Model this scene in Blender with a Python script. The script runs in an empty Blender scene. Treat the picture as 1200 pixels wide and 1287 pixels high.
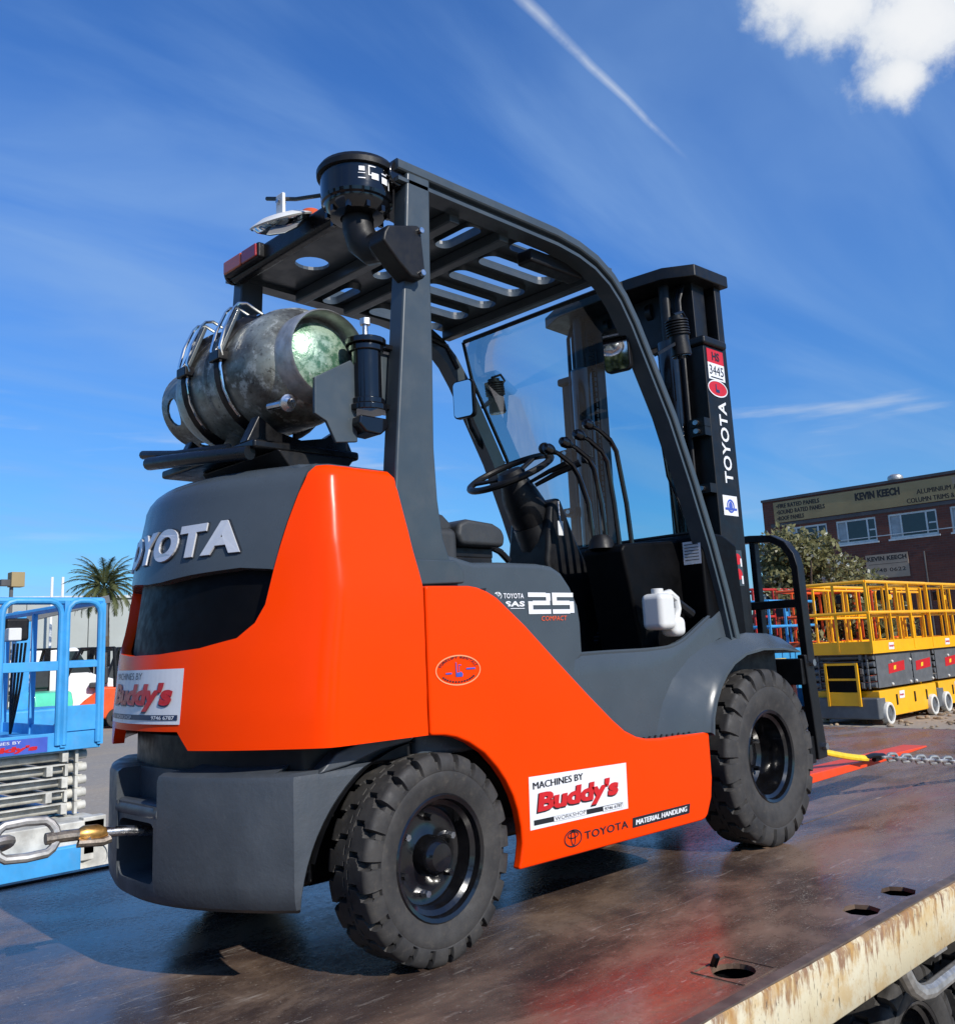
import bpy, bmesh, math, random
from mathutils import Vector, Matrix
from mathutils.geometry import delaunay_2d_cdt

random.seed(7)
SC = bpy.context.scene
COL = SC.collection
R = math.radians

# ------------------------------------------------------------------ camera
cd = bpy.data.cameras.new('camera')
cam = bpy.data.objects.new('camera', cd)
COL.objects.link(cam)
cam.location = (-1.6819, -2.4454, 0.7839)
cam.rotation_euler = (1.7549, 0.0470, -0.7686)
cd.sensor_fit = 'HORIZONTAL'
cd.sensor_width = 36.0
cd.lens = 36.0 * 1175.4 / 1200.0
cd.shift_y = -48.3 / 1200.0
cd.clip_start = 0.05
cd.clip_end = 2000
SC.camera = cam

# ------------------------------------------------------------------ sky and sun
SUN_FROM = Vector((-0.06, -1.5, 1.0)).normalized()
SUN_EL = math.asin(SUN_FROM.z)
SUN_AZ = math.atan2(SUN_FROM.x, SUN_FROM.y)

def build_world():
    w = bpy.data.worlds.new('World'); SC.world = w; w.use_nodes = True
    nt = w.node_tree; N = nt.nodes; L = nt.links
    for n in list(N): N.remove(n)
    def nd(t, **k):
        n = N.new(t)
        for a, b in k.items(): setattr(n, a, b)
        return n
    def math_(op, a, b=None, clamp=False):
        n = nd('ShaderNodeMath', operation=op); n.use_clamp = clamp
        for i, v in enumerate((a, b)):
            if v is None: continue
            if isinstance(v, (int, float)): n.inputs[i].default_value = v
            else: L.new(v, n.inputs[i])
        return n.outputs[0]
    def vdot(a, vec):
        n = nd('ShaderNodeVectorMath', operation='DOT_PRODUCT')
        L.new(a, n.inputs[0]); n.inputs[1].default_value = vec
        return n.outputs['Value']
    def ramp(v, a, b):
        n = nd('ShaderNodeMapRange'); n.interpolation_type = 'SMOOTHSTEP'
        L.new(v, n.inputs[0]); n.inputs[1].default_value = a; n.inputs[2].default_value = b
        return n.outputs[0]
    sky = nd('ShaderNodeTexSky', sky_type='NISHITA')
    sky.sun_disc = False
    sky.sun_elevation = SUN_EL
    sky.sun_rotation = SUN_AZ
    sky.altitude = 50; sky.air_density = 1.0; sky.dust_density = 0.25; sky.ozone_density = 3.2
    tc = nd('ShaderNodeTexCoord'); d = tc.outputs['Generated']
    sep = nd('ShaderNodeSeparateXYZ'); L.new(d, sep.inputs[0])
    # project the sky direction on a cloud layer
    zz = math_('ADD', math_('MAXIMUM', sep.outputs[2], 0.0), 0.16)
    px = math_('DIVIDE', sep.outputs[0], zz); py = math_('DIVIDE', sep.outputs[1], zz)
    comb = nd('ShaderNodeCombineXYZ'); L.new(px, comb.inputs[0]); L.new(py, comb.inputs[1])
    mp = nd('ShaderNodeMapping'); L.new(comb.outputs[0], mp.inputs[0])
    mp.inputs['Rotation'].default_value = (0, 0, R(35)); mp.inputs['Scale'].default_value = (0.45, 1.5, 1)
    n1 = nd('ShaderNodeTexNoise'); L.new(mp.outputs[0], n1.inputs[0])
    n1.inputs['Scale'].default_value = 1.5; n1.inputs['Detail'].default_value = 6; n1.inputs['Roughness'].default_value = 0.52
    n1.inputs['Distortion'].default_value = 0.6
    cirrus = math_('MULTIPLY', ramp(n1.outputs['Fac'], 0.36, 0.80), 0.62)
    # fine noise used by the cumulus edge and the vapour trail
    n2 = nd('ShaderNodeTexNoise'); L.new(d, n2.inputs[0])
    n2.inputs['Scale'].default_value = 17; n2.inputs['Detail'].default_value = 8; n2.inputs['Roughness'].default_value = 0.62
    n3 = nd('ShaderNodeTexNoise'); L.new(d, n3.inputs[0])
    n3.inputs['Scale'].default_value = 7; n3.inputs['Detail'].default_value = 3
    # one cumulus cloud, built from a few lobes with a ragged edge
    acc = None
    for c, rad in (((0.815, 0.245, 0.526), 0.080), ((0.775, 0.295, 0.560), 0.066), ((0.752, 0.325, 0.575), 0.052),
                   ((0.838, 0.175, 0.520), 0.096), ((0.785, 0.215, 0.582), 0.110), ((0.832, 0.268, 0.492), 0.044), ((0.87, 0.09, 0.49), 0.105)):
        v = Vector(c).normalized()
        dist = math_('ARCCOSINE', math_('MINIMUM', vdot(d, v), 1.0))
        lob = math_('SUBTRACT', 1.0, math_('DIVIDE', dist, rad))
        acc = lob if acc is None else math_('MAXIMUM', acc, lob)
    cum = math_('ADD', acc, math_('MULTIPLY', math_('SUBTRACT', n2.outputs['Fac'], 0.5), 1.55))
    cum = math_('ADD', cum, math_('MULTIPLY', math_('SUBTRACT', n3.outputs['Fac'], 0.5), 0.8))
    cmask = ramp(cum, 0.10, 0.62)
    shade = ramp(math_('ADD', acc, math_('MULTIPLY', n2.outputs['Fac'], 0.9)), 0.5, 1.35)
    # vapour trail: a band on the great circle through two sky directions
    a = Vector((0.6048, 0.5191, 0.6040)).normalized(); b = Vector((0.7564, 0.4553, 0.4696)).normalized()
    nrm = a.cross(b).normalized()
    off = math_('ADD', vdot(d, nrm), math_('MULTIPLY', math_('SUBTRACT', n3.outputs['Fac'], 0.5), 0.012))
    off = math_('ABSOLUTE', off)
    along = vdot(d, (b - a).normalized())
    m0 = (b - a).normalized()
    sa, sb = a.dot(m0), b.dot(m0)
    wid = nd('ShaderNodeMapRange'); L.new(along, wid.inputs[0])
    wid.inputs[1].default_value = sa; wid.inputs[2].default_value = sb; wid.inputs[3].default_value = 0.0075; wid.inputs[4].default_value = 0.003
    tr = math_('SUBTRACT', 1.0, math_('DIVIDE', off, wid.outputs[0]), clamp=True)
    tr = math_('MULTIPLY', tr, math_('SUBTRACT', 1.0, ramp(along, sb - 0.06, sb + 0.012)))
    tr = math_('MULTIPLY', tr, ramp(along, sa - 0.5, sa - 0.2))
    tr = math_('MULTIPLY', tr, math_('MULTIPLY', ramp(n2.outputs['Fac'], 0.25, 0.65), 0.5))
    # low streak clouds near the horizon
    mp2 = nd('ShaderNodeMapping'); L.new(d, mp2.inputs[0]); mp2.inputs['Scale'].default_value = (3.2, 3.2, 26)
    n4 = nd('ShaderNodeTexNoise'); L.new(mp2.outputs[0], n4.inputs[0]); n4.inputs['Scale'].default_value = 1.3; n4.inputs['Detail'].default_value = 5
    low = math_('MULTIPLY', ramp(n4.outputs['Fac'], 0.56, 0.74), math_('SUBTRACT', 1.0, ramp(math_('ABSOLUTE', math_('SUBTRACT', sep.outputs[2], 0.19)), 0.02, 0.10)))
    low = math_('MULTIPLY', low, 0.45)
    def mix(fac, c1, c2):
        n = nd('ShaderNodeMix', data_type='RGBA')
        if isinstance(fac, float): n.inputs[0].default_value = fac
        else: L.new(fac, n.inputs[0])
        for i, c in ((6, c1), (7, c2)):
            if isinstance(c, tuple): n.inputs[i].default_value = c
            else: L.new(c, n.inputs[i])
        return n.outputs[2]
    tint = mix(ramp(sep.outputs[2], 0.0, 0.50), (0.45, 0.89, 1.26, 1), (0.60, 1.14, 1.84, 1))
    mul = nd('ShaderNodeMix', data_type='RGBA', blend_type='MULTIPLY'); mul.inputs[0].default_value = 1.0
    L.new(sky.outputs[0], mul.inputs[6]); L.new(tint, mul.inputs[7])
    c = mul.outputs[2]
    c = mix(cirrus, c, (2.9, 4.8, 8.0, 1))
    c = mix(low, c, (6.6, 7.2, 7.9, 1))
    c = mix(tr, c, (7.5, 8.2, 9.0, 1))
    cc = mix(shade, (5.6, 6.4, 7.6, 1), (8.8, 9.0, 9.3, 1))
    c = mix(cmask, c, cc)
    bg = nd('ShaderNodeBackground'); L.new(c, bg.inputs[0]); bg.inputs[1].default_value = 0.10
    out = nd('ShaderNodeOutputWorld'); L.new(bg.outputs[0], out.inputs[0])
build_world()

sl = bpy.data.lights.new('sun', 'SUN'); sl.energy = 5.0; sl.angle = R(0.53); sl.color = (1.0, 0.95, 0.87)
sun = bpy.data.objects.new('sun', sl); COL.objects.link(sun)
sun.rotation_euler = SUN_FROM.to_track_quat('Z', 'Y').to_euler()
sun.location = (0, -20, 20)
SC.view_settings.view_transform = 'Standard'
SC.view_settings.look = 'None'
SC.view_settings.gamma = 1.0
SC.view_settings.exposure = 0.0
SC.view_settings.use_curve_mapping = False
SC.cycles.max_bounces = 8
SC.cycles.transparent_max_bounces = 16
SC.cycles.caustics_reflective = False
SC.cycles.caustics_refractive = False
SC.cycles.use_denoising = True

# ------------------------------------------------------------------ materials
class NT:
    """small helper round a material node tree"""
    def __init__(s, name):
        s.m = bpy.data.materials.new(name); s.m.use_nodes = True
        s.nt = s.m.node_tree; s.N = s.nt.nodes; s.L = s.nt.links
        s.b = s.N['Principled BSDF']
        s.tc = s.N.new('ShaderNodeTexCoord')
        s.pos = s.tc.outputs['Object']
    def nd(s, t, **k):
        n = s.N.new(t)
        for a, b in k.items(): setattr(n, a, b)
        return n
    def setin(s, sock, v):
        if hasattr(v, 'is_linked') or hasattr(v, 'links'): s.L.new(v, sock)
        else: sock.default_value = v
    def noise(s, scale, detail=4, rough=0.55, vec=None, stretch=None, dist=0.0, rot=None):
        n = s.nd('ShaderNodeTexNoise')
        v = vec or s.pos
        if stretch or rot:
            mp = s.nd('ShaderNodeMapping'); s.L.new(v, mp.inputs[0])
            if stretch: mp.inputs['Scale'].default_value = stretch
            if rot: mp.inputs['Rotation'].default_value = rot
            v = mp.outputs[0]
        s.L.new(v, n.inputs[0])
        n.inputs['Scale'].default_value = scale; n.inputs['Detail'].default_value = detail
        n.inputs['Roughness'].default_value = rough; n.inputs['Distortion'].default_value = dist
        return n.outputs['Fac']
    def ramp(s, v, a, b, c=0.0, d=1.0):
        n = s.nd('ShaderNodeMapRange'); n.interpolation_type = 'SMOOTHSTEP'
        s.L.new(v, n.inputs[0])
        for i, x in enumerate((a, b, c, d)): n.inputs[i + 1].default_value = x
        return n.outputs[0]
    def math(s, op, a, b=None, clamp=False):
        n = s.nd('ShaderNodeMath', operation=op); n.use_clamp = clamp
        s.setin(n.inputs[0], a)
        if b is not None: s.setin(n.inputs[1], b)
        return n.outputs[0]
    def mix(s, f, a, b, blend='MIX'):
        n = s.nd('ShaderNodeMix', data_type='RGBA', blend_type=blend)
        s.setin(n.inputs[0], f)
        for i, c in ((6, a), (7, b)):
            if isinstance(c, tuple) and len(c) == 3: c = c + (1,)
            s.setin(n.inputs[i], c)
        return n.outputs[2]
    def bump(s, h, strength=0.3, dist=0.01):
        n = s.nd('ShaderNodeBump'); s.L.new(h, n.inputs['Height'])
        n.inputs['Strength'].default_value = strength; n.inputs['Distance'].default_value = dist
        s.L.new(n.outputs[0], s.b.inputs['Normal'])
    def base(s, c): s.setin(s.b.inputs['Base Color'], c if not (isinstance(c, tuple) and len(c) == 3) else c + (1,))
    def rough(s, v): s.setin(s.b.inputs['Roughness'], v)

MATS = {}
def pm(name, col, rough=0.5, metal=0.0, coat=0.0, var=0.12, scale=6.0, bump=0.0, bscale=150.0, spec=0.5, rvar=0.08, dust=0.0):
    """painted / plastic / metal surface with uneven tone, uneven gloss and fine relief"""
    t = NT(name)
    n = t.noise(scale, 5, 0.6)
    lo = tuple(c * (1 - var) for c in col); hi = tuple(min(1, c * (1 + var)) for c in col)
    c = t.mix(t.ramp(n, 0.3, 0.7), lo, hi)
    if dust > 0:
        dn = t.ramp(t.noise(scale * 2.3, 6, 0.65), 0.45, 0.8, 0, dust)
        c = t.mix(dn, c, (0.30, 0.26, 0.21))
    t.base(c)
    r2 = t.noise(scale * 3.1, 4, 0.6)
    t.rough(t.ramp(r2, 0.3, 0.7, max(0.02, rough - rvar), min(1, rough + rvar)))
    t.b.inputs['Metallic'].default_value = metal
    t.b.inputs['Specular IOR Level'].default_value = spec
    if coat:
        t.b.inputs['Coat Weight'].default_value = coat; t.b.inputs['Coat Roughness'].default_value = 0.06
    if bump:
        t.bump(t.noise(bscale, 3, 0.6), bump, 0.002)
    MATS[name] = t.m
    return t.m

def glass_mat(name, tint, gloss=1.0, ior=1.5):
    """thin sheet glass: fresnel reflection over a tinted see-through sheet"""
    t = NT(name); t.N.remove(t.b)
    tr = t.nd('ShaderNodeBsdfTransparent'); tr.inputs[0].default_value = tint + (1,)
    gl = t.nd('ShaderNodeBsdfGlossy'); gl.inputs['Roughness'].default_value = 0.02
    fr = t.nd('ShaderNodeFresnel'); fr.inputs[0].default_value = ior
    mx = t.nd('ShaderNodeMixShader')
    t.L.new(t.math('MULTIPLY', fr.outputs[0], gloss), mx.inputs[0]); t.L.new(tr.outputs[0], mx.inputs[1]); t.L.new(gl.outputs[0], mx.inputs[2])
    t.L.new(mx.outputs[0], t.N['Material Output'].inputs[0])
    MATS[name] = t.m
    return t.m

pm('orange_paint', (0.90, 0.046, 0.000), 0.22, coat=0.0, var=0.02, scale=3, rvar=0.04, spec=0.13, bump=0.03, bscale=6)
pm('grey_paint', (0.054, 0.068, 0.082), 0.26, coat=0.0, var=0.08, scale=3, rvar=0.05, spec=0.24, dust=0.02)
pm('cast_grey', (0.052, 0.061, 0.072), 0.48, var=0.14, scale=5, bump=0.5, bscale=70, rvar=0.10, dust=0.03)
pm('guard_grey', (0.044, 0.058, 0.068), 0.36, coat=0.05, var=0.10, scale=5, dust=0.05)
pm('black_paint', (0.005, 0.005, 0.006), 0.32, var=0.3, scale=8, dust=0.012, spec=0.35)
pm('black_plastic', (0.006, 0.006, 0.007), 0.46, var=0.3, scale=10, bump=0.15, bscale=300, dust=0.012, spec=0.30)
pm('cabin_black', (0.0025, 0.0025, 0.003), 0.50, var=0.3, scale=10, spec=0.10)
pm('edge_brown', (0.105, 0.080, 0.066), 0.55, var=0.35, scale=9, bump=0.3, bscale=60)
pm('black_gloss', (0.004, 0.004, 0.005), 0.12, coat=0.25, var=0.2, rvar=0.04)
pm('mast_black', (0.0055, 0.0055, 0.006), 0.42, var=0.3, scale=7, dust=0.02, spec=0.35)
pm('rim_black', (0.005, 0.005, 0.006), 0.16, coat=0.4, var=0.3, scale=12, rvar=0.06, dust=0.015)
pm('vinyl_grey', (0.030, 0.032, 0.034), 0.55, var=0.15, scale=10, bump=0.3, bscale=260)
pm('steel', (0.55, 0.55, 0.56), 0.28, metal=1.0, var=0.15, scale=30)
pm('chrome', (0.75, 0.75, 0.76), 0.10, metal=1.0, var=0.05)
pm('mirror_glass', (0.86, 0.88, 0.90), 0.02, metal=1.0, var=0.01, rvar=0.01)
pm('white_plastic', (0.64, 0.64, 0.62), 0.42, var=0.04, scale=8)
pm('white_paint', (0.78, 0.78, 0.76), 0.45, var=0.06, scale=9)
pm('sticker_white', (0.70, 0.71, 0.73), 0.35, var=0.03, scale=20)
pm('sticker_red', (0.52, 0.012, 0.016), 0.38, var=0.06, scale=30)
pm('sticker_black', (0.012, 0.013, 0.018), 0.40, var=0.1)
pm('sticker_navy', (0.020, 0.035, 0.09), 0.40, var=0.1)
pm('sticker_blue', (0.05, 0.09, 0.42), 0.40, var=0.1)
pm('sticker_orange', (0.75, 0.10, 0.02), 0.40, var=0.05)
pm('sign_peach', (0.80, 0.30, 0.13), 0.4, var=0.05)
pm('letter_silver', (0.62, 0.63, 0.65), 0.40, metal=0.25, var=0.05, scale=20)
pm('lamp_red', (0.30, 0.012, 0.006), 0.12, coat=0.6, var=0.1)
pm('lamp_amber', (0.55, 0.085, 0.010), 0.12, coat=0.6, var=0.1)
pm('fork_orange', (0.80, 0.060, 0.006), 0.42, var=0.06, scale=12, dust=0.05)
pm('strap_yellow', (0.75, 0.50, 0.02), 0.55, var=0.12, scale=40)
pm('galv', (0.42, 0.41, 0.39), 0.48, metal=0.75, var=0.25, scale=25, dust=0.12)
pm('rusty_chain', (0.26, 0.22, 0.18), 0.42, metal=0.8, var=0.35, scale=60, dust=0.25)
pm('brass', (0.55, 0.30, 0.09), 0.38, metal=0.9, var=0.3, scale=40)
glass_mat('windscreen_glass', (0.62, 0.84, 0.88), 0.5)
glass_mat('lamp_glass', (0.85, 0.87, 0.88), 1.5)

def m_tyre():
    t = NT('tyre_rubber')
    n = t.noise(9, 6, 0.65); n2 = t.noise(45, 4, 0.6)
    c = t.mix(t.ramp(n, 0.3, 0.75), (0.017, 0.016, 0.016), (0.050, 0.046, 0.042))
    c = t.mix(t.ramp(n2, 0.55, 0.8, 0, 0.40), c, (0.105, 0.090, 0.072))
    t.base(c); t.rough(t.ramp(n2, 0.3, 0.7, 0.62, 0.85))
    t.bump(t.noise(220, 3), 0.25, 0.002)
    MATS['tyre_rubber'] = t.m
m_tyre()

def m_cylinder():
    t = NT('worn_cylinder')
    n = t.noise(5, 6, 0.65, stretch=(1, 0.6, 1)); n2 = t.noise(22, 6, 0.7); n3 = t.noise(70, 4, 0.7)
    c = t.mix(t.ramp(n, 0.36, 0.62), (0.070, 0.062, 0.050), (0.33, 0.345, 0.30))
    c = t.mix(t.ramp(n2, 0.52, 0.66, 0, 0.8), c, (0.52, 0.54, 0.50))
    c = t.mix(t.ramp(n3, 0.55, 0.7, 0, 0.75), c, (0.035, 0.030, 0.026))
    t.base(c); t.rough(t.ramp(n2, 0.3, 0.7, 0.32, 0.6)); t.b.inputs['Metallic'].default_value = 0.55
    t.bump(n3, 0.25, 0.003)
    MATS['worn_cylinder'] = t.m
    t = NT('green_bottle_end')
    n = t.noise(26, 6, 0.7); n2 = t.noise(90, 4, 0.7)
    c = t.mix(t.ramp(n, 0.4, 0.6), (0.07, 0.17, 0.10), (0.36, 0.48, 0.36))
    c = t.mix(t.ramp(n2, 0.58, 0.72, 0, 0.8), c, (0.62, 0.66, 0.58))
    t.base(c); t.rough(0.3); t.b.inputs['Metallic'].default_value = 0.35; t.bump(n2, 0.4, 0.003)
    MATS['green_bottle_end'] = t.m
m_cylinder()

def m_deck():
    t = NT('deck_steel')
    n1 = t.noise(0.9, 6, 0.6, stretch=(0.55, 1.3, 1), dist=0.8)
    n2 = t.noise(3.4, 7, 0.68, stretch=(0.7, 1.2, 1), dist=0.4)
    n3 = t.noise(14, 6, 0.7, stretch=(0.35, 1.6, 1))
    n4 = t.noise(60, 5, 0.75)
    n5 = t.noise(0.75, 4, 0.55, stretch=(0.7, 1.1, 1))
    c = t.mix(t.ramp(n1, 0.40, 0.60), (0.060, 0.041, 0.034), (0.200, 0.130, 0.088))
    c = t.mix(t.ramp(n2, 0.45, 0.72, 0, 0.60), c, (0.270, 0.185, 0.128))
    c = t.mix(t.ramp(n2, 0.50, 0.34, 0, 0.6), c, (0.040, 0.030, 0.029))
    c = t.mix(t.math('MULTIPLY', t.ramp(n5, 0.52, 0.68), t.ramp(n3, 0.30, 0.62, 0, 0.6)), c, (0.230, 0.046, 0.034))
    c = t.mix(t.ramp(n3, 0.60, 0.74, 0, 0.6), c, (0.36, 0.31, 0.26))
    c = t.mix(t.ramp(n4, 0.60, 0.75, 0, 0.45), c, (0.035, 0.028, 0.026))
    t.base(c)
    for k, ang in enumerate((12, -34, 63, 88)):
        sc_ = t.noise(15 + 6 * k, 5, 0.7, stretch=(0.22, 1.7, 1), rot=(0, 0, R(ang)), dist=1.6)
        c = t.mix(t.math('MULTIPLY', t.ramp(sc_, 0.62, 0.68), t.ramp(t.noise(2.1 + k, 3), 0.42, 0.62, 0, 0.55)), c, (0.42, 0.37, 0.32))
    c = t.mix(t.ramp(t.noise(130, 3, 0.6), 0.66, 0.72, 0, 0.6), c, (0.45, 0.40, 0.34))
    t.base(c)
    r = t.math('ADD', t.ramp(n2, 0.3, 0.7, 0.16, 0.34), t.ramp(n4, 0.4, 0.7, -0.04, 0.12))
    t.rough(r); t.b.inputs['Metallic'].default_value = 0.0; t.b.inputs['Specular IOR Level'].default_value = 0.5
    h = t.math('ADD', t.math('MULTIPLY', n3, 0.6), t.math('MULTIPLY', n4, 0.35))
    t.bump(h, 0.14, 0.005)
    MATS['deck_steel'] = t.m
    t = NT('cream_rail_paint')
    n1 = t.noise(9, 6, 0.65, stretch=(1, 1, 0.25)); n2 = t.noise(38, 5, 0.7, stretch=(1, 1, 0.22)); n3 = t.noise(3, 5, 0.6)
    sp = t.nd('ShaderNodeSeparateXYZ'); t.L.new(t.pos, sp.inputs[0])
    c = t.mix(t.ramp(n3, 0.3, 0.7), (0.53, 0.45, 0.28), (0.63, 0.59, 0.45))
    top = t.ramp(sp.outputs[2], 0.75, 0.848, -0.02, 0.15)
    st = t.math('ADD', n2, top)
    c = t.mix(t.ramp(st, 0.56, 0.70, 0, 0.85), c, (0.17, 0.060, 0.018))
    c = t.mix(t.ramp(t.math('ADD', n1, top), 0.66, 0.78, 0, 0.8), c, (0.36, 0.18, 0.05))
    c = t.mix(t.ramp(t.noise(120, 4, 0.7), 0.62, 0.72, 0, 0.6), c, (0.07, 0.04, 0.025))
    c = t.mix(t.ramp(t.noise(6, 6, 0.7), 0.44, 0.62, 0, 0.65), c, (0.46, 0.29, 0.09))
    c = t.mix(t.ramp(t.noise(75, 3, 0.6, stretch=(1, 1, 0.3)), 0.64, 0.70, 0, 0.8), c, (0.05, 0.035, 0.025))
    t.base(c); t.rough(0.6); t.bump(n2, 0.3, 0.003)
    MATS['cream_rail_paint'] = t.m
m_deck()

def m_ground():
    t = NT('yard_ground')
    n1 = t.noise(0.10, 6, 0.6); n2 = t.noise(1.1, 6, 0.65); n3 = t.noise(14, 5, 0.7)
    c = t.mix(t.ramp(n1, 0.35, 0.65), (0.255, 0.234, 0.204), (0.357, 0.285, 0.200))
    c = t.mix(t.ramp(n2, 0.35, 0.7, 0, 0.7), c, (0.235, 0.218, 0.198))
    c = t.mix(t.ramp(n3, 0.5, 0.75, 0, 0.5), c, (0.48, 0.42, 0.33))
    t.base(c); t.rough(0.9); t.bump(t.math('ADD', n2, n3), 0.5, 0.03)
    MATS['yard_ground'] = t.m
m_ground()

# ------------------------------------------------------------------ mesh helpers
class MB:
    def __init__(s): s.v = []; s.f = []
    def add(s, vs, fs):
        o = len(s.v); s.v += [tuple(p) for p in vs]; s.f += [tuple(i + o for i in f) for f in fs]; return s
    def bx(s, x0, x1, y0, y1, z0, z1):
        vs = [(x, y, z) for x in (x0, x1) for y in (y0, y1) for z in (z0, z1)]
        return s.add(vs, [(0, 1, 3, 2), (4, 6, 7, 5), (0, 4, 5, 1), (2, 3, 7, 6), (0, 2, 6, 4), (1, 5, 7, 3)])
    def box(s, c, size, rot=None):
        h = [q / 2 for q in size]; vs = []
        for x in (-h[0], h[0]):
            for y in (-h[1], h[1]):
                for z in (-h[2], h[2]):
                    p = Vector((x, y, z))
                    if rot is not None: p = rot @ p
                    vs.append(Vector(c) + p)
        return s.add(vs, [(0, 1, 3, 2), (4, 6, 7, 5), (0, 4, 5, 1), (2, 3, 7, 6), (0, 2, 6, 4), (1, 5, 7, 3)])
    def bar(s, p0, p1, w, h, up=(0, 0, 1)):
        """straight bar of w x h section from p0 to p1"""
        p0 = Vector(p0); p1 = Vector(p1); d = (p1 - p0).normalized(); u = Vector(up)
        sx = d.cross(u)
        if sx.length < 1e-4: sx = d.cross(Vector((1, 0, 0)))
        sx.normalize(); sy = sx.cross(d).normalized()
        vs = []
        for p in (p0, p1):
            for a, b in ((-1, -1), (1, -1), (1, 1), (-1, 1)): vs.append(p + sx * a * w / 2 + sy * b * h / 2)
        return s.add(vs, [(3, 2, 1, 0), (4, 5, 6, 7), (0, 1, 5, 4), (1, 2, 6, 5), (2, 3, 7, 6), (3, 0, 4, 7)])
    def cyl(s, p0, p1, r0, r1=None, n=16):
        r1 = r0 if r1 is None else r1
        p0 = Vector(p0); p1 = Vector(p1); d = (p1 - p0).normalized()
        a = d.orthogonal().normalized(); b = d.cross(a)
        vs = []
        for p, r in ((p0, r0), (p1, r1)):
            for i in range(n):
                t = 2 * math.pi * i / n; vs.append(p + (a * math.cos(t) + b * math.sin(t)) * r)
        fs = [(i, (i + 1) % n, n + (i + 1) % n, n + i) for i in range(n)] + [tuple(range(n - 1, -1, -1)), tuple(range(n, 2 * n))]
        return s.add(vs, fs)
    def tube(s, path, r, n=8, closed=False, sx=1.0):
        P = [Vector(p) for p in path]; m = len(P)
        vs = []; fs = []; nrm = None
        for i in range(m):
            if closed: d = (P[(i + 1) % m] - P[i - 1]).normalized()
            else: d = (P[min(i + 1, m - 1)] - P[max(i - 1, 0)]).normalized()
            if nrm is None: nrm = d.orthogonal().normalized()
            nrm = (nrm - d * nrm.dot(d)).normalized(); bi = d.cross(nrm)
            rr = r[i] if isinstance(r, (list, tuple)) else r
            for k in range(n):
                t = 2 * math.pi * k / n; vs.append(P[i] + nrm * math.cos(t) * rr + bi * math.sin(t) * rr * sx)
        for i in range(m if closed else m - 1):
            j = (i + 1) % m
            for k in range(n):
                l = (k + 1) % n; fs.append((i * n + k, i * n + l, j * n + l, j * n + k))
        if not closed: fs += [tuple(range(n - 1, -1, -1)), tuple((m - 1) * n + k for k in range(n))]
        return s.add(vs, fs)
    def prism(s, pts, axis, a, b):
        """polygon of 2D points pushed along an axis: y -> (x, z), x -> (y, z), z -> (x, y)"""
        def mk(p, t):
            if axis == 'y': return (p[0], t, p[1])
            if axis == 'x': return (t, p[0], p[1])
            return (p[0], p[1], t)
        n = len(pts)
        vs = [mk(p, a) for p in pts] + [mk(p, b) for p in pts]
        return s.add(vs, [tuple(range(n)), tuple(range(2 * n - 1, n - 1, -1))] + [(i, n + i, n + (i + 1) % n, (i + 1) % n) for i in range(n)])
    def lathe(s, prof, o, d, n=32, a=None, close=False):
        """profile of (radius, height) turned about direction d through o"""
        o = Vector(o); d = Vector(d).normalized(); a = d.orthogonal().normalized(); b = d.cross(a)
        m = len(prof); vs = []; fs = []
        for i in range(n):
            t = 2 * math.pi * i / n; e = a * math.cos(t) + b * math.sin(t)
            for r, h in prof: vs.append(o + d * h + e * r)
        for i in range(n):
            j = (i + 1) % n
            for k in range(m if close else m - 1):
                l = (k + 1) % m
                fs.append((i * m + k, j * m + k, j * m + l, i * m + l))
        return s.add(vs, fs)
    def ball(s, c, r, n=12, sc=(1, 1, 1)):
        prof = [(max(1e-4, math.sin(math.pi * i / n)) * r, -math.cos(math.pi * i / n) * r) for i in range(n + 1)]
        k = len(s.v); s.lathe(prof, (0, 0, 0), (0, 0, 1), n * 2)
        s.v[k:] = [(c[0] + p[0] * sc[0], c[1] + p[1] * sc[1], c[2] + p[2] * sc[2]) for p in s.v[k:]]
        return s
    def plate(s, outer, holes, f, thick):
        """flat or curved plate with holes; outer/holes in (u, v), f(u, v, depth) gives the point"""
        pts = [Vector(p) for p in outer]; edges = [(i, (i + 1) % len(outer)) for i in range(len(outer))]
        loops = [list(range(len(outer)))]
        for h in holes:
            o = len(pts); pts += [Vector(p) for p in h]; edges += [(o + i, o + (i + 1) % len(h)) for i in range(len(h))]
            loops.append([o + i for i in range(len(h))])
        def inside(p, poly):
            c = False; j = len(poly) - 1
            for i in range(len(poly)):
                a, b = poly[i], poly[j]
                if (a[1] > p[1]) != (b[1] > p[1]) and p[0] < (b[0] - a[0]) * (p[1] - a[1]) / (b[1] - a[1]) + a[0]: c = not c
                j = i
            return c
        v, e, fc, *_ = delaunay_2d_cdt(pts + s._extra, edges, [], 1, 1e-6)
        keep = []
        for t in fc:
            cx = sum(v[i][0] for i in t) / 3; cy = sum(v[i][1] for i in t) / 3
            if inside((cx, cy), outer) and not any(inside((cx, cy), h) for h in holes): keep.append(tuple(t))
        n = len(v)
        vs = [f(p[0], p[1], 0) for p in v] + [f(p[0], p[1], thick) for p in v]
        cnt = {}
        for t in keep:
            for a, b in ((t[0], t[1]), (t[1], t[2]), (t[2], t[0])):
                k = (min(a, b), max(a, b)); cnt.setdefault(k, []).append((a, b))
        fs = list(keep) + [tuple(n + i for i in reversed(t)) for t in keep]
        for k, l in cnt.items():
            if len(l) == 1: a, b = l[0]; fs.append((b, a, n + a, n + b))
        s._extra = []
        return s.add(vs, fs)
    _extra = []
    def shift(s, d):
        s.v = [(p[0] + d[0], p[1] + d[1], p[2] + d[2]) for p in s.v]; return s
    def xf(s, M):
        s.v = [tuple(M @ Vector(p)) for p in s.v]; return s
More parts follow.
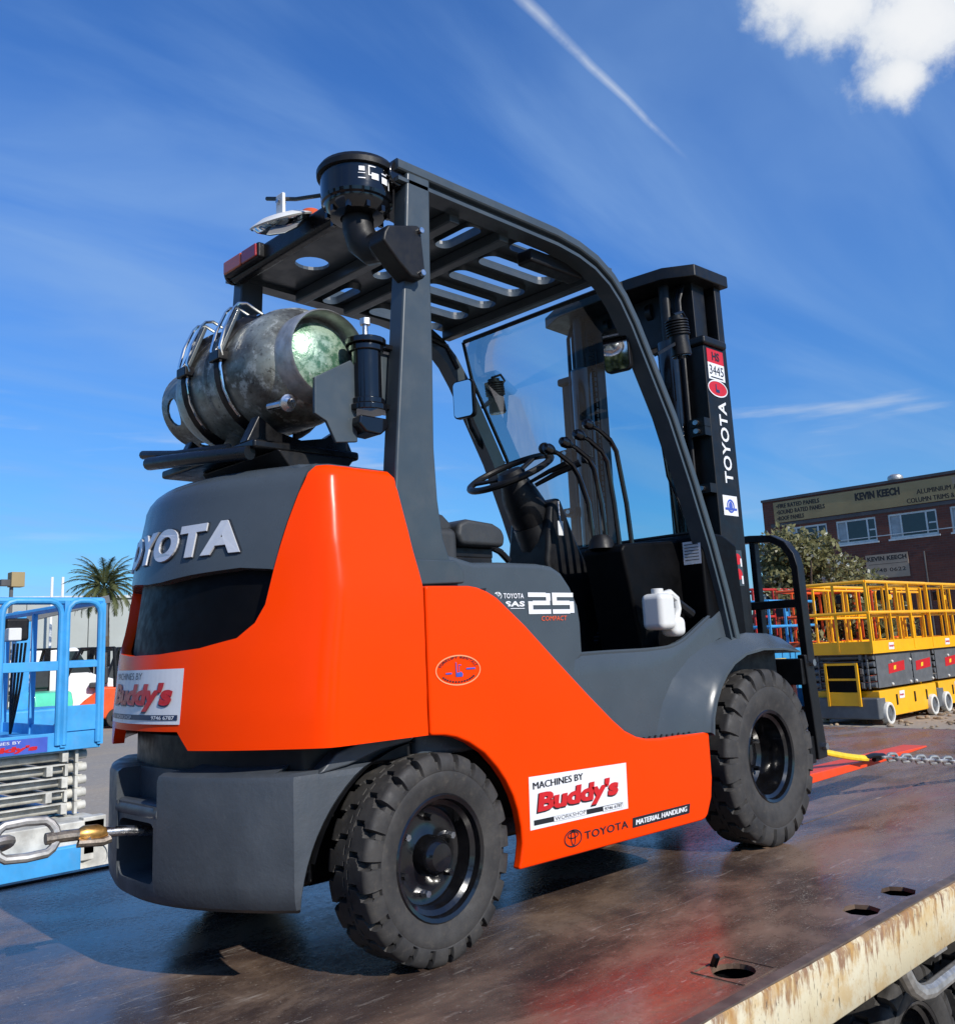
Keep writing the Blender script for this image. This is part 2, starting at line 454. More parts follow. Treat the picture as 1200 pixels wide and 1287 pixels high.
    def mirror(s):
        n = MB(); n.v = [(p[0], -p[1], p[2]) for p in s.v]; n.f = [tuple(reversed(f)) for f in s.f]; return n
    def mesh(s, name):
        me = bpy.data.meshes.new(name); me.from_pydata(s.v, [], s.f); me.validate()
        bm = bmesh.new(); bm.from_mesh(me)
        bmesh.ops.remove_doubles(bm, verts=bm.verts, dist=1e-6)
        bmesh.ops.recalc_face_normals(bm, faces=bm.faces)
        bm.to_mesh(me); bm.free()
        return me
    def build(s, name, mat, parent=None, bevel=0.0, seg=2, angle=35, smooth=True, keepn=False):
        if keepn:
            me = bpy.data.meshes.new(name); me.from_pydata(s.v, [], s.f)
        else: me = s.mesh(name)
        return put(name, me, mat, parent, bevel, seg, angle, smooth)

def put(name, me, mat, parent=None, bevel=0.0, seg=2, angle=35, smooth=True):
    me.materials.clear(); me.materials.append(MATS[mat] if isinstance(mat, str) else mat)
    if smooth:
        me.shade_smooth(); me.set_sharp_from_angle(angle=R(angle))
    o = bpy.data.objects.new(name, me); COL.objects.link(o)
    if bevel:
        b = o.modifiers.new('bevel', 'BEVEL'); b.width = bevel; b.segments = seg; b.limit_method = 'ANGLE'; b.angle_limit = R(30); b.harden_normals = True
    if parent is not None: o.parent = parent
    return o

def empty(name, loc=(0, 0, 0), rz=0.0):
    o = bpy.data.objects.new(name, None); o.empty_display_size = 0.2; COL.objects.link(o)
    o.location = loc; o.rotation_euler = (0, 0, rz); return o
def tag(o, label=None, cat=None, group=None, kind=None):
    for k, v in (('label', label), ('category', cat), ('group', group), ('kind', kind)):
        if v: o[k] = v
    return o
def copy_tree(o, parent=None):
    c = o.copy(); COL.objects.link(c); c.parent = parent
    for ch in list(o.children): copy_tree(ch, c)
    return c

def cut(mb, cutters, name='cut'):
    """solid minus solids, as one plain mesh"""
    a = bpy.data.objects.new(name, mb.mesh(name)); COL.objects.link(a); tmp = []
    for c in cutters:
        b = bpy.data.objects.new('cutter', c.mesh('cutter')); COL.objects.link(b); tmp.append(b)
        m = a.modifiers.new('b', 'BOOLEAN'); m.operation = 'DIFFERENCE'; m.object = b; m.solver = 'EXACT'
    dg = bpy.context.evaluated_depsgraph_get()
    me = bpy.data.meshes.new_from_object(a.evaluated_get(dg)); me.name = name
    for o in [a] + tmp:
        d = o.data; bpy.data.objects.remove(o); bpy.data.meshes.remove(d)
    return me

# ------------------------------------------------------------------ lettering
TXT = {}
def make_texts(specs):
    """specs: key -> (string, bold offset, spacing); outlines are turned to meshes once"""
    obs = []
    for key, (st, off, sp) in specs.items():
        cu = bpy.data.curves.new('t', 'FONT'); cu.body = st; cu.size = 1.0; cu.offset = off; cu.space_character = sp; cu.resolution_u = 6 if key == 'TOYOTAb' else 3; cu.fill_mode = 'FRONT'
        o = bpy.data.objects.new('t', cu); COL.objects.link(o); obs.append((key, o))
    dg = bpy.context.evaluated_depsgraph_get()
    for key, o in obs:
        me = bpy.data.meshes.new_from_object(o.evaluated_get(dg))
        vs = [(v.co.x, v.co.y) for v in me.vertices]; fs = [tuple(p.vertices) for p in me.polygons]
        x0 = min(p[0] for p in vs); x1 = max(p[0] for p in vs); y0 = min(p[1] for p in vs); y1 = max(p[1] for p in vs)
        TXT[key] = ([((x - x0) / (x1 - x0), (y - y0) / (y1 - y0)) for x, y in vs], fs, (x1 - x0) / (y1 - y0))
        bpy.data.meshes.remove(me)
    for key, o in obs:
        c = o.data; bpy.data.objects.remove(o); bpy.data.curves.remove(c)

def lettering(key, f, w, h, shear=0.0, mb=None):
    """text of width w and height h laid on f(x, y) -> point, x to the right and y up from its lower left"""
    vs, fs, _ = TXT[key]; mb = mb or MB()
    return mb.add([f(x * w + shear * y * h, y * h) for x, y in vs], fs)

make_texts({
    'TOYOTA': ('TOYOTA', 0.02, 1.08), 'TOYOTAb': ('TOYOTA', 0.052, 1.16), 'MACHINES BY': ('MACHINES BY', 0.0, 1.0), "Buddy's": ("Buddy's", 0.05, 0.96),
    'WORKSHOP': ('WORKSHOP', 0.0, 1.0), 'PHONE': ('9746 6787', 0.02, 1.0), 'MATERIAL HANDLING': ('MATERIAL HANDLING', 0.0, 1.0),
    '25': ('25', 0.05, 1.05), 'SAS': ('SAS', 0.045, 1.1), 'COMPACT': ('COMPACT', 0.0, 1.05), 'HS': ('HS', 0.03, 1.0), '3445': ('3445', 0.0, 1.0),
    'RENTALS': ('FORKLIFT RENTALS', 0.02, 1.15), 'KEVIN KEECH': ('KEVIN KEECH', 0.045, 1.05), 'FIRE': ('\u2022FIRE RATED PANELS', 0.02, 1.05),
    'SOUND': ('\u2022SOUND RATED PANELS', 0.02, 1.05), 'ROOF': ('\u2022ROOF PANELS', 0.02, 1.05), 'ALU': ('ALUMINIUM AND', 0.0, 1.0),
    'COLUMN': ('COLUMN TRIMS &', 0.0, 1.0), 'NUM': ('9748 0622', 0.01, 1.05),
})
def rounded(x0, x1, y0, y1, r, n=5):
    """rounded rectangle outline"""
    out = []
    for cx, cy, a in ((x1 - r, y0 + r, -90), (x1 - r, y1 - r, 0), (x0 + r, y1 - r, 90), (x0 + r, y0 + r, 180)):
        for i in range(n + 1):
            t = R(a + 90 * i / n); out.append((cx + r * math.cos(t), cy + r * math.sin(t)))
    return out
def ell(cx, cy, a, b, n=28): return [(cx + a * math.cos(2 * math.pi * i / n), cy + b * math.sin(2 * math.pi * i / n)) for i in range(n)]
def ring2d(mb, cx, cy, a, b, t, f, n=36):
    o = ell(cx, cy, a, b, n); i = ell(cx, cy, a - t, b - t, n)
    return mb.add([f(*p) for p in o] + [f(*p) for p in i], [(k, (k + 1) % n, n + (k + 1) % n, n + k) for k in range(n)])
def flat(mb, pts, f): return mb.add([f(*p) for p in pts], [tuple(range(len(pts)))])
def emblem(mb, cx, cy, a, b, t, f):
    """three nested ovals"""
    ring2d(mb, cx, cy, a, b, t, f); ring2d(mb, cx, cy + b * 0.36, a * 0.62, b * 0.42, t * 0.9, f); ring2d(mb, cx, cy + b * 0.05, a * 0.27, b * 0.90, t * 0.9, f)

# ================================================================== ground
GZ = -0.85
g = MB(); NG = 60
def gh(x, y):
    return GZ
ext = [-900, -300, -120] + [-60 + 6 * i for i in range(21)] + [120, 300, 900]
g.add([(x, y, GZ) for x in ext for y in ext], [(i * len(ext) + j, (i + 1) * len(ext) + j, (i + 1) * len(ext) + j + 1, i * len(ext) + j + 1) for i in range(len(ext) - 1) for j in range(len(ext) - 1)])
tag(g.build('ground', 'yard_ground', smooth=False), kind='structure')

# ================================================================== truck with its flat tray
YL, YR, XF, XB = 1.433, -1.227, 6.0, -2.6
truck = tag(empty('tray_truck', (1.5, 0.1, GZ)), 'tray truck with worn rusty steel deck and cream side rail carrying the forklift', 'truck')
def tk(mb, name, mat, parent=None, **k):
    if parent is None:
        mb.shift((-1.5, -0.1, -GZ)); return mb.build(name, mat, truck, **k)
    mb.shift((-1.5, -0.1, -GZ)); return mb.build(name, mat, parent, **k)
def keyhole(cx, cy, rot=0.0):
    pts = [(-.052, -.030), (-.020, -.050), (.030, -.048), (.056, -.012), (.050, .028), (.018, .046), (-.030, .044), (-.054, .014)]
    c, s = math.cos(rot), math.sin(rot)
    return [(cx + p[0] * c - p[1] * s, cy + p[0] * s + p[1] * c) for p in pts]
tie = [(-1.55, -1.12), (-0.75, -1.12), (1.05, -1.135), (1.30, -1.138), (2.45, -1.13), (2.70, -1.135), (3.9, -1.13), (5.0, -1.13)]
holes = [keyhole(x, y, 0.1 * i) for i, (x, y) in enumerate(tie)]
hole1 = ell(0.400, -1.116, 0.056, 0.050, 20)
holes.append(hole1)
d = MB()
outer = []
for x in [XB + i * (XF - XB) / 16 for i in range(17)]: outer.append((x, YR))
for x in [XF - i * (XF - XB) / 16 for i in range(17)]: outer.append((x, YL))
d._extra = [Vector((XB + .3 + i * .5, y)) for i in range(17) for y in (-.85, -.3, .3, .9)]
d.plate(outer, holes, lambda u, v, t: (u, v, -t), 0.012)
deck = tk(d, 'deck_plate', 'deck_steel', smooth=False)
# welded strips and pocket frames lying on the deck
for i, (x0, y0, x1, y1) in enumerate([(2.1, -0.42, 5.9, -0.42)]):
    tk(MB().bar((x0, y0, 0.0012), (x1, y1, 0.0012), 0.010, 0.0026), 'weld_seam', 'deck_steel')
m = MB(); b_ = [(0.33, -1.185), (0.475, -1.185), (0.475, -1.045), (0.33, -1.045)]
for i in range(4):
    p, q = b_[i], b_[(i + 1) % 4]; m.bar((p[0], p[1], .001), (q[0], q[1], .001), 0.005, 0.003)
tk(m, 'pocket_frame', 'deck_steel')
tk(MB().bar((0.405, -1.048, -0.02), (0.392, -1.078, 0.028), 0.012, 0.012), 'latch_pin', 'black_paint')
for hx, hy in tie + [(0.40, -1.116)]:
    tk(MB().lathe([(0.075, -0.013), (0.075, -0.14), (0.001, -0.14)], (hx, hy, 0), (0, 0, 1), 12), 'tie_down_cup', 'cabin_black')
tk(MB().bx(XB, XF, YR - .001, YR + 0.030, -0.002, 0.0018), 'edge_strip', 'edge_brown')
# far edge kerb
tk(MB().bx(XB, XF, YL - 0.045, YL, -0.11, 0.010), 'edge_kerb', 'black_paint', bevel=0.004)
tk(MB().bx(XF, XF + 0.03, YR, YL, -0.15, -0.001), 'end_beam', 'black_paint')
# near side rail with a rolled, dented top edge
m = MB(); xs = [XB + i * 0.05 for i in range(int((XF - XB) / 0.05) + 1)]
rnd = random.Random(3); prof_n = 7
vs = []; fs = []
for i, x in enumerate(xs):
    w1 = 0.004 * math.sin(x * 7.3) + rnd.uniform(-.003, .003); w2 = 0.003 * math.sin(x * 3.1 + 1) + rnd.uniform(-.002, .002)
    vs += [(x, YR + 0.035, -0.0135), (x, YR - 0.001, -0.004 + w1 * .4), (x, YR - 0.006 + w2, -0.012 + w1), (x, YR - 0.004 + w2, -0.075 + w1), (x, YR - 0.003 + w2, -0.155 + w1 * .3), (x, YR + 0.006, -0.165), (x, YR + 0.035, -0.165)]
for i in range(len(xs) - 1):
    for k in range(prof_n - 1): fs.append((i * 7 + k, (i + 1) * 7 + k, (i + 1) * 7 + k + 1, i * 7 + k + 1))
m.add(vs, fs); tk(m, 'side_rail', 'cream_rail_paint', angle=60)
m = MB()
for x in [XB + .4 + i * 0.9 for i in range(9)]: m = MB().bx(x, x + 0.07, YR + 0.05, YL - 0.06, -0.14, -0.014); tk(m, 'cross_beam', 'black_paint')
for y in (-0.42, 0.55): tk(MB().bx(XB, XF, y - 0.04, y + 0.04, -0.36, -0.142), 'chassis_rail', 'black_paint')
# rope pipe bent under the rail
tk(MB().tube([(1.10, -1.205, -.10), (1.125, -1.205, -.17), (1.16, -1.205, -.215), (1.21, -1.205, -.245), (1.28, -1.205, -.258), (1.40, -1.205, -.256), (2.2, -1.205, -.25)], 0.022, 10), 'rope_pipe', 'galv')
tk(MB().bx(1.36, 1.46, -1.20, -1.19, -0.19, -0.172), 'pipe_bracket', 'galv')

# ================================================================== wheels
def tyre_mesh(Rad, W, rim, lugs, groove=0.021, name='tyre'):
    """block-tread tyre about the local y axis, outer wall at y = -W/2"""
    wall = [(rim + 0.002, -W * .36), (rim + 0.006, -W * .43), (rim + (Rad - rim) * .22, -W * .475), (rim + (Rad - rim) * .42, -W * .492), (rim + (Rad - rim) * .55, -W * .497),
            (rim + (Rad - rim) * .58, -W * .488), (rim + (Rad - rim) * .61, -W * .497), (Rad * .885, -W * .495), (Rad * .925, -W * .485), (Rad * .955, -W * .47), (Rad * .985, -W * .435)]
    crown = [(Rad, -W * t) for t in (.40, .36, .325, .305, .29, .27, .25, .23, .205, .18, .15, .12, .09, .07, .055, .045, .03, .015, 0)]
    half = wall + crown
    prof = half + [(r, -h) for r, h in reversed(half[:-1])]
    ST = 20; steps = lugs * ST; m = len(prof); vs = []; fs = []
    for i in range(steps):
        a = 2 * math.pi * i / steps
        for k, (r, h) in enumerate(prof):
            t = h / (W / 2); rr = r; hh = h
            if r > Rad * .875:
                at = abs(t); side = 0.0 if t < 0 else 0.5
                # the groove runs in from the shoulder, kinks, and dies out near the centre line
                x = i / ST
                kink = 0.0 if at > .62 else (.30 * min(1, (.62 - at) / .16))
                ph = (x + side + kink) % 1.0; dd = min(ph, 1 - ph)
                wdt = .120 if at > .60 else .075
                deep = groove if dd < wdt and at > .10 else 0.0
                zz = .10 * (1 if (x * 2) % 1.0 < .5 else -1)
                if abs(t - zz) < .035 and at < .30: deep = max(deep, groove * .55)
                if deep:
                    if r > Rad * .965: rr = r - deep
                    else: hh = h - (W * .045 if h > 0 else -W * .045); rr = r - deep * .45
            vs.append((rr * math.cos(a), hh, rr * math.sin(a)))
    for i in range(steps):
        j = (i + 1) % steps
        for k in range(m - 1): fs.append((i * m + k, j * m + k, j * m + k + 1, i * m + k + 1))
    mb = MB().add(vs, fs); me = mb.mesh(name); return me

def wheel(parent, c, Rad, W, rim, lugs, steer=0.0, flip=False, depth=0.05, nuts=5, hubr=0.05, phase=0.0, sunk=0.0):
    """wheel > tyre, rim (> hub, nuts) placed as a part of a vehicle"""
    w = empty('wheel', c, steer + (math.pi if flip else 0)); w.parent = parent
    key = ('tyre', Rad, W, lugs)
    if key not in TYRE:
        TYRE[key] = tyre_mesh(Rad, W, rim, lugs); TYRE[key].materials.append(MATS['tyre_rubber']); TYRE[key].shade_smooth(); TYRE[key].set_sharp_from_angle(angle=R(38))
    t = bpy.data.objects.new('tyre', TYRE[key]); COL.objects.link(t); t.parent = w; t.rotation_euler = (0, phase, 0)
    y0 = -W * .36
    prof = [(rim + .006, y0 + .02), (rim + .010, y0 - .010), (rim + .004, y0 - .016), (rim - .006, y0 - .012), (rim - .010, y0 + .004), (rim - .022, y0 + .012), (rim - .026, y0 + depth * .6),
            (rim * .80, y0 + depth * .9), (rim * .70, y0 + depth), (hubr * 1.5, y0 + depth * .92), (hubr * 1.1, y0 + depth * .8)]
    r = MB().lathe([(a, b) for a, b in prof], (0, 0, 0), (0, 1, 0), 40).build('rim', 'rim_black', w)
    hb = [(hubr * 1.15, y0 + depth * .95), (hubr * 1.1, y0 + max(depth * .2, sunk)), (hubr * .9, y0 - .004 + sunk), (hubr * .75, y0 - .012 + sunk), (hubr * .2, y0 - .015 + sunk), (0.0005, y0 - .015 + sunk)]
    MB().lathe(hb, (0, 0, 0), (0, 1, 0), 28).build('hub', 'rim_black', r)
    for k in range(nuts):
        a = 2 * math.pi * k / nuts + .4; rr = rim * .62
        MB().cyl((rr * math.cos(a), y0 + depth * .95, rr * math.sin(a)), (rr * math.cos(a), y0 + depth * .95 - .022, rr * math.sin(a)), .0105, .009, 6).build('wheel_nut', 'rim_black' if k % 2 else 'steel', r)
    return w
TYRE = {}

# truck wheels under the tray
for x, y, fl in ((1.42, -0.99, False), (2.12, -0.99, False)):
    wheel(truck, (x - 1.5, y - 0.1, 0.30), 0.30, 0.23, 0.19, 20, 0, fl, 0.09, 6, 0.07)
tk(MB().cyl((1.42, -0.9, -.55), (1.42, 1.1, -.55), 0.05), 'axle', 'black_paint'); tk(MB().cyl((2.12, -0.9, -.55), (2.12, 1.1, -.55), 0.05), 'axle', 'black_paint')
for x, y in ((1.42, 1.19), (2.12, 1.19)): wheel(truck, (x - 1.5, y - 0.1, 0.30), 0.30, 0.23, 0.19, 20, 0, True, 0.09, 6, 0.07)
m = MB().bx(XB - 2.4, XB - .35, -1.0, 1.2, -0.3, 1.5); tk(m, 'cab', 'white_paint', bevel=0.08)
wheel(truck, (XB - 1.3 - 1.5, -0.98, 0.43), 0.43, 0.25, 0.26, 20, 0, False, 0.10, 6, 0.09); wheel(truck, (XB - 1.3 - 1.5, 1.0, 0.43), 0.43, 0.25, 0.26, 20, 0, True, 0.10, 6, 0.09)

# ================================================================== forklift
FK = tag(empty('forklift', (0, 0, 0)), 'orange and grey gas forklift standing chained on the truck deck', 'forklift')
def fp(mb, name, mat, parent=None, **k): return mb.build(name, mat, parent or FK, **k)

wheel(FK, (0, -0.465, 0.258), 0.258, 0.165, 0.150, 22, R(2.5), False, 0.055, 6, 0.045, 0.1)
wheel(FK, (0, 0.465, 0.258), 0.258, 0.165, 0.150, 22, R(2.5), True, 0.055, 6, 0.045)
wheel(FK, (1.688, -0.468, 0.325), 0.325, 0.185, 0.165, 22, 0, False, 0.12, 6, 0.05, 0.05, 0.085)
wheel(FK, (1.688, 0.468, 0.325), 0.325, 0.185, 0.165, 22, 0, True, 0.12, 6, 0.05, 0, 0.085)
fp(MB().cyl((0, -0.4, .258), (0, .4, .258), 0.05).bx(-.07, .07, -.3, .3, .19, .34), 'steer_axle', 'black_paint', bevel=.01)
fp(MB().cyl((1.688, -0.4, .325), (1.688, .4, .325), 0.09).bx(1.58, 1.8, -.2, .2, .2, .5), 'drive_axle', 'black_paint', bevel=.01)

# --- plan curve of the rear end
def lerp(z, zs, vs):
    if z <= zs[0]: return vs[0]
    for i in range(len(zs) - 1):
        if z <= zs[i + 1]: return vs[i] + (vs[i + 1] - vs[i]) * (z - zs[i]) / (zs[i + 1] - zs[i])
    return vs[-1]
def Xc(z): return lerp(z, [0, .65, .78, .95, 1.06, 1.2, 1.3], [-.58, -.575, -.563, -.54, -.525, -.495, -.47])
def Wd(z): return lerp(z, [.945, 1.28], [.55, .490])
def P0(u, z, w, xc):
    s = -1 if u < 0 else 1; a = abs(u)
    if a <= w: return Vector((xc + .76 * a * a, u, z))
    return Vector((xc + .76 * w * w + (a - w), s * w, z))
def Psurf(u, z):
    zz = (z - .012, z, z + .012)
    w = sum(Wd(q) for q in zz) / 3; xc = sum(Xc(q) for q in zz) / 3
    acc = Vector((0, 0, 0)); K = (-.024, -.016, -.008, 0, .008, .016, .024)
    for k in K: acc += P0(u + k, z, w, xc)
    return acc / len(K)
def Nsurf(u, z):
    e = .004; a = Psurf(u + e, z) - Psurf(u - e, z); b = Psurf(u, z + e) - Psurf(u, z - e)
    n = b.cross(a)
    if n.length < 1e-12: return Vector((-1, 0, 0))
    n.normalize()
    return n if n.x * -1 + n.y * (1 if u > 0 else -1) * .8 > 0 else -n
def Fs(u, v, t):
    """rear shell surface; above v = 1.2 the sheet rolls over to the top"""
    if not ROLL or v <= ROLL[0]:
        return tuple(Psurf(u, v) - Nsurf(u, v) * t)
    z0, rr = ROLL; th = min((v - z0) / rr, math.pi / 2)
    n = Nsurf(u, z0); n.z = 0; n.normalize()
    p = Psurf(u, z0); p = p - n * rr * (1 - math.cos(th)); p.z = z0 + rr * math.sin(th)
    nn = n * math.cos(th) + Vector((0, 0, math.sin(th)))
    return tuple(p - nn * t)
ROLL = []
def u_of_x(x, z, s): w = Wd(z); return s * (w + x - (Xc(z) + .76 * w * w))
def resample(poly, step):
    out = []
    for i in range(len(poly)):
        a = Vector(poly[i]); b = Vector(poly[(i + 1) % len(poly)]); n = max(1, int((b - a).length / step))
        for k in range(n): out.append(tuple(a + (b - a) * k / n))
    return out
def curved_patch(poly, off, thick, step=.022):
    poly = resample(poly, step)
    us = [p[0] for p in poly]; vs_ = [p[1] for p in poly]; ex = []
    def inside(p):
        c = False; j = len(poly) - 1
        for i in range(len(poly)):
            a, b = poly[i], poly[j]
            if (a[1] > p[1]) != (b[1] > p[1]) and p[0] < (b[0] - a[0]) * (p[1] - a[1]) / (b[1] - a[1]) + a[0]: c = not c
            j = i
        return c
    u = min(us) + step / 2
    while u < max(us):
        v = min(vs_) + step / 2
        while v < max(vs_):
            if inside((u, v)) and min((u - p[0]) ** 2 + (v - p[1]) ** 2 for p in poly) > (step * .55) ** 2: ex.append(Vector((u, v)))
            v += step
        u += step
    mb = MB(); mb._extra = ex
    return mb.plate(poly, [], lambda a, b, t: Fs(a, b, t - off), thick)

edge = [(-.475, 1.289), (-.462, 1.276), (-.450, 1.250), (-.436, 1.195), (-.423, 1.123), (-.415, 1.062), (-.406, 1.002), (-.400, .953), (-.395, .914), (-.375, .870), (-.334, .835), (-.232, .815), (-.087, .805)]
def seamx(z): return lerp(z, [.5, .95, 1.28], [-.040, -.040, -.088])
right_top = [(u_of_x(seamx(1.266), 1.266, -1) + .012, 1.289), (u_of_x(seamx(1.266), 1.266, -1) , 1.275)]
right = [(u_of_x(seamx(z), z, -1), z) for z in (1.20, 1.10, 1.0, .95, .80, .68, .567)]
bottom = [(-.219, .567), (-.182, .612)]
half = list(reversed(edge)) + right_top + right + bottom
poly = half + [(-u, z) for u, z in reversed(half)]
ROLL[:] = [1.240, .032]
shell = fp(curved_patch(poly, 0, .03), 'rear_shell', 'orange_paint', angle=50)
# grey cover above the rear window
ROLL[:] = [1.205, .085]
ce = [(-.408, 1.000), (-.411, 1.062), (-.419, 1.123), (-.432, 1.195), (-.446, 1.255), (-.455, 1.345)]
low = [(.395, 1.004), (.318, 1.013), (.171, 1.007), (.037, .997), (-.037, .997), (-.171, 1.007), (-.318, 1.013), (-.395, 1.004)]
poly = ce + [(-u, z) for u, z in reversed(ce)] + low
cover = fp(curved_patch(poly, -.004, .05), 'hood_cover', 'grey_paint', angle=50)
ROLL[:] = []
fp(MB().prism([(-.33, -.40), (-.39, -.2), (-.40, 0), (-.39, .2), (-.33, .40), (-.26, .45), (.02, .45), (.02, -.45), (-.26, -.45)], 'z', 1.2, 1.282), 'hood_top', 'grey_paint', bevel=.012)
# black rear window, set in, with grille bars behind the glass
win = curved_patch([(-.425, .79), (.425, .79), (.425, 1.03), (-.425, 1.03)], -.036, .01, .04)
rw = fp(win, 'rear_grille', 'cabin_black')
# body core behind the shells
fp(MB().prism([(-.38, -.26), (-.44, 0), (-.38, .26), (-.26, .45), (.0, .46), (.0, -.46), (-.26, -.45)], 'z', .575, 1.23), 'engine_bay', 'black_plastic')

# --- lower counterweight: one casting, wheel arches and hitch pocket cut away
def cw_ring(z, inset):
    pts = []
    for i in range(33):
        y = -.48 + .96 * i / 32; yy = y * (1 - inset / .48)
        pts.append((-.58 + inset + .76 * y * y, yy, z))
    a = [(p[0], p[1], p[2]) for p in pts]
    return a + [(-.36, .48 - inset, z), (-.10, .48 - inset, z), (-.02, .48 - inset, z), (-.02, -.48 + inset, z), (-.10, -.48 + inset, z), (-.36, -.48 + inset, z)]
lv = [(.185, .050), (.190, .034), (.203, .014), (.225, .004), (.26, 0), (.49, 0), (.503, .004), (.510, .016)]
mb = MB(); n = None
for z, ins in lv:
    r_ = cw_ring(z, ins); n = len(r_); mb.v += r_
for i in range(len(lv) - 1):
    for k in range(n): mb.f.append((i * n + k, i * n + (k + 1) % n, (i + 1) * n + (k + 1) % n, (i + 1) * n + k))
mb.f.append(tuple(range(n))); mb.f.append(tuple((len(lv) - 1) * n + k for k in reversed(range(n))))
def archcyl(y0, y1, r0, r1): return MB().cyl((0, y0, .165), (0, y1, .165), r0, r1, 72)
c1 = archcyl(-.62, -.22, .372, .372); c2 = archcyl(.22, .62, .372, .372); c6 = archcyl(-.50, -.445, .408, .366); c7 = archcyl(.445, .50, .366, .408)
c3 = MB().prism(rounded(-.105, .105, .243, .388, .03), 'x', -.8, -.46)
c4 = MB().bx(-.8, -.505, -.118, .118, .43, .6)
c5 = MB().prism(rounded(-.105, .105, .20, .5, .03), 'x', -.8, -.568)
me = cut(mb, [c1, c2, c6, c7, c3, c4, c5], 'counterweight')
cw = put('counterweight', me, 'cast_grey', FK, bevel=.006, seg=2, angle=40)
fp(MB().cyl((-.548, -.12, .412), (-.548, .12, .412), .024, n=18), 'hitch_bar', 'cast_grey', cw)
# recessed neck between casting and orange shell, with the raised wedge on its top
nk = MB().prism([(-.35, -.44), (-.44, -.28), (-.50, 0), (-.44, .28), (-.35, .44), (-.02, .46), (-.02, -.46)], 'z', .50, .60)
fp(nk, 'casting_neck', 'black_plastic', cw, bevel=.01)
wd = MB().add([(-.52, -.16, .509), (-.42, -.42, .509), (-.33, -.40, .535), (-.40, -.15, .545), (-.38, -.40, .509), (-.40, -.14, .509)], [(0, 1, 2, 3), (1, 4, 2), (0, 3, 5), (0, 5, 4, 1), (3, 2, 4, 5)])
fp(wd, 'casting_wedge', 'cast_grey', cw)
# inner arch liners
for s in (-1, 1):
    mb = MB(); N_ = 24; vs = []; fs = []
    for i in range(N_ + 1):
        a = R(18 + 144 * i / N_); c_, s_ = math.cos(a), math.sin(a)
        vs += [(.362 * c_, s * .475, .185 + .362 * s_), (.362 * c_, s * .22, .185 + .362 * s_)]
    for i in range(N_): fs.append((2 * i, 2 * i + 1, 2 * i + 3, 2 * i + 2))
    mb.add(vs, fs); fp(mb, 'arch_liner', 'black_plastic')
# side fin of the casting above the wheel (lit grey strip under the orange shell)
for s in (-1, 1):
    q = [(-.335, .50), (-.245, .512), (-.14, .538), (-.04, .550), (-.02, .566), (-.20, .566), (-.28, .545)]
    fp(MB().prism(q, 'y', s * .42, s * .482), 'casting_fin', 'cast_grey', cw, bevel=.006)
fp(MB().bx(-.25, 1.7, -.30, .30, .20, .52), 'frame', 'black_paint', bevel=.02)

# --- orange side panels with wheel arch and the long diagonal
diag = [(.130, .955), (.162, .951), (.200, .940), (.239, .922), (.350, .842), (.481, .735), (.619, .625), (.729, .541), (.786, .503), (.846, .478), (.90, .466), (.975, .460), (1.262, .456)]
frontp = [(1.266, .44), (1.262, .30), (1.248, .235), (1.215, .182), (1.200, .172), (1.175, .168)]
archp = [(.272, .178), (.280, .20), (.291, .246), (.289, .288), (.279, .335), (.263, .376), (.238, .418), (.206, .457), (.160, .500), (.105, .533), (.06, .551), (.02, .560), (-.032, .565)]
sp = [(-.032, .953)] + diag + frontp + archp
for s in (-1, 1):
    mb = MB(); 
    fp(mb.prism(sp, 'y', s * .52, s * .551), 'side_panel', 'orange_paint', bevel=.008, seg=3)
    # folded return flange along the diagonal
    mb = MB(); pts = diag[2:10]
    for i in range(len(pts) - 1):
        mb.bar((pts[i][0] + .012, s * .505, pts[i][1] + .006), (pts[i + 1][0] + .012, s * .505, pts[i + 1][1] + .006), .055, .010, up=(0.6, 0, 1))
    fp(mb, 'panel_flange', 'grey_paint')

# --- grey engine hood with the model number
hood = [(-.02, .50), (-.02, 1.03), (.05, 1.052), (.14, 1.046), (.22, 1.030), (.34, 1.034), (.50, 1.034), (.565, 1.028), (.61, 1.008), (.65, .965), (.683, .905), (.692, .85), (.692, .74), (.66, .72), (.60, .50)]
hd = fp(MB().prism(hood, 'y', -.481, .481), 'engine_hood', 'grey_paint', bevel=.018, seg=3)
def FH(x, z): return (x, -.4835, z)
def at_(f, x0, z0): return lambda a, b: f(x0 + a, z0 + b)
def decal(mb, name, mat, parent): return mb.build(name, mat, parent, smooth=False, keepn=True)
# "25" drawn as two squared digits
def digit(seglist, x0, z0, w, h, t, f, mb):
    for a, b, c, d_ in seglist: flat(mb, [(x0 + a * w, z0 + b * h), (x0 + c * w, z0 + b * h), (x0 + c * w, z0 + d_ * h), (x0 + a * w, z0 + d_ * h)], f)
mb = MB()
two = [(0.0, .79, .80, 1), (.80, .62, 1.0, .97), (.20, .41, .97, .62), (.0, .0, .20, .59), (.20, .0, 1.0, .21)]
five = [(0.0, .79, .98, 1), (.0, .41, .21, .79), (.21, .41, .80, .62), (.80, .03, 1.0, .59), (.0, .0, .80, .21)]
digit(two, .440, .877, .103, .066, .01, FH, mb); digit(five, .551, .877, .104, .066, .01, FH, mb)
decal(mb, 'model_number', 'sticker_white', hd)
mb = MB(); lettering('TOYOTA', at_(FH, .333, .9245), .088, .0155, mb=mb); emblem(mb, .309, .932, .0165, .0115, .0024, FH); lettering('SAS', at_(FH, .339, .900), .084, .0165, .1, mb=mb)
flat(mb, [(.345, .8935), (.422, .8935), (.422, .8955), (.345, .8955)], FH)
decal(mb, 'hood_lettering', 'sticker_white', hd)
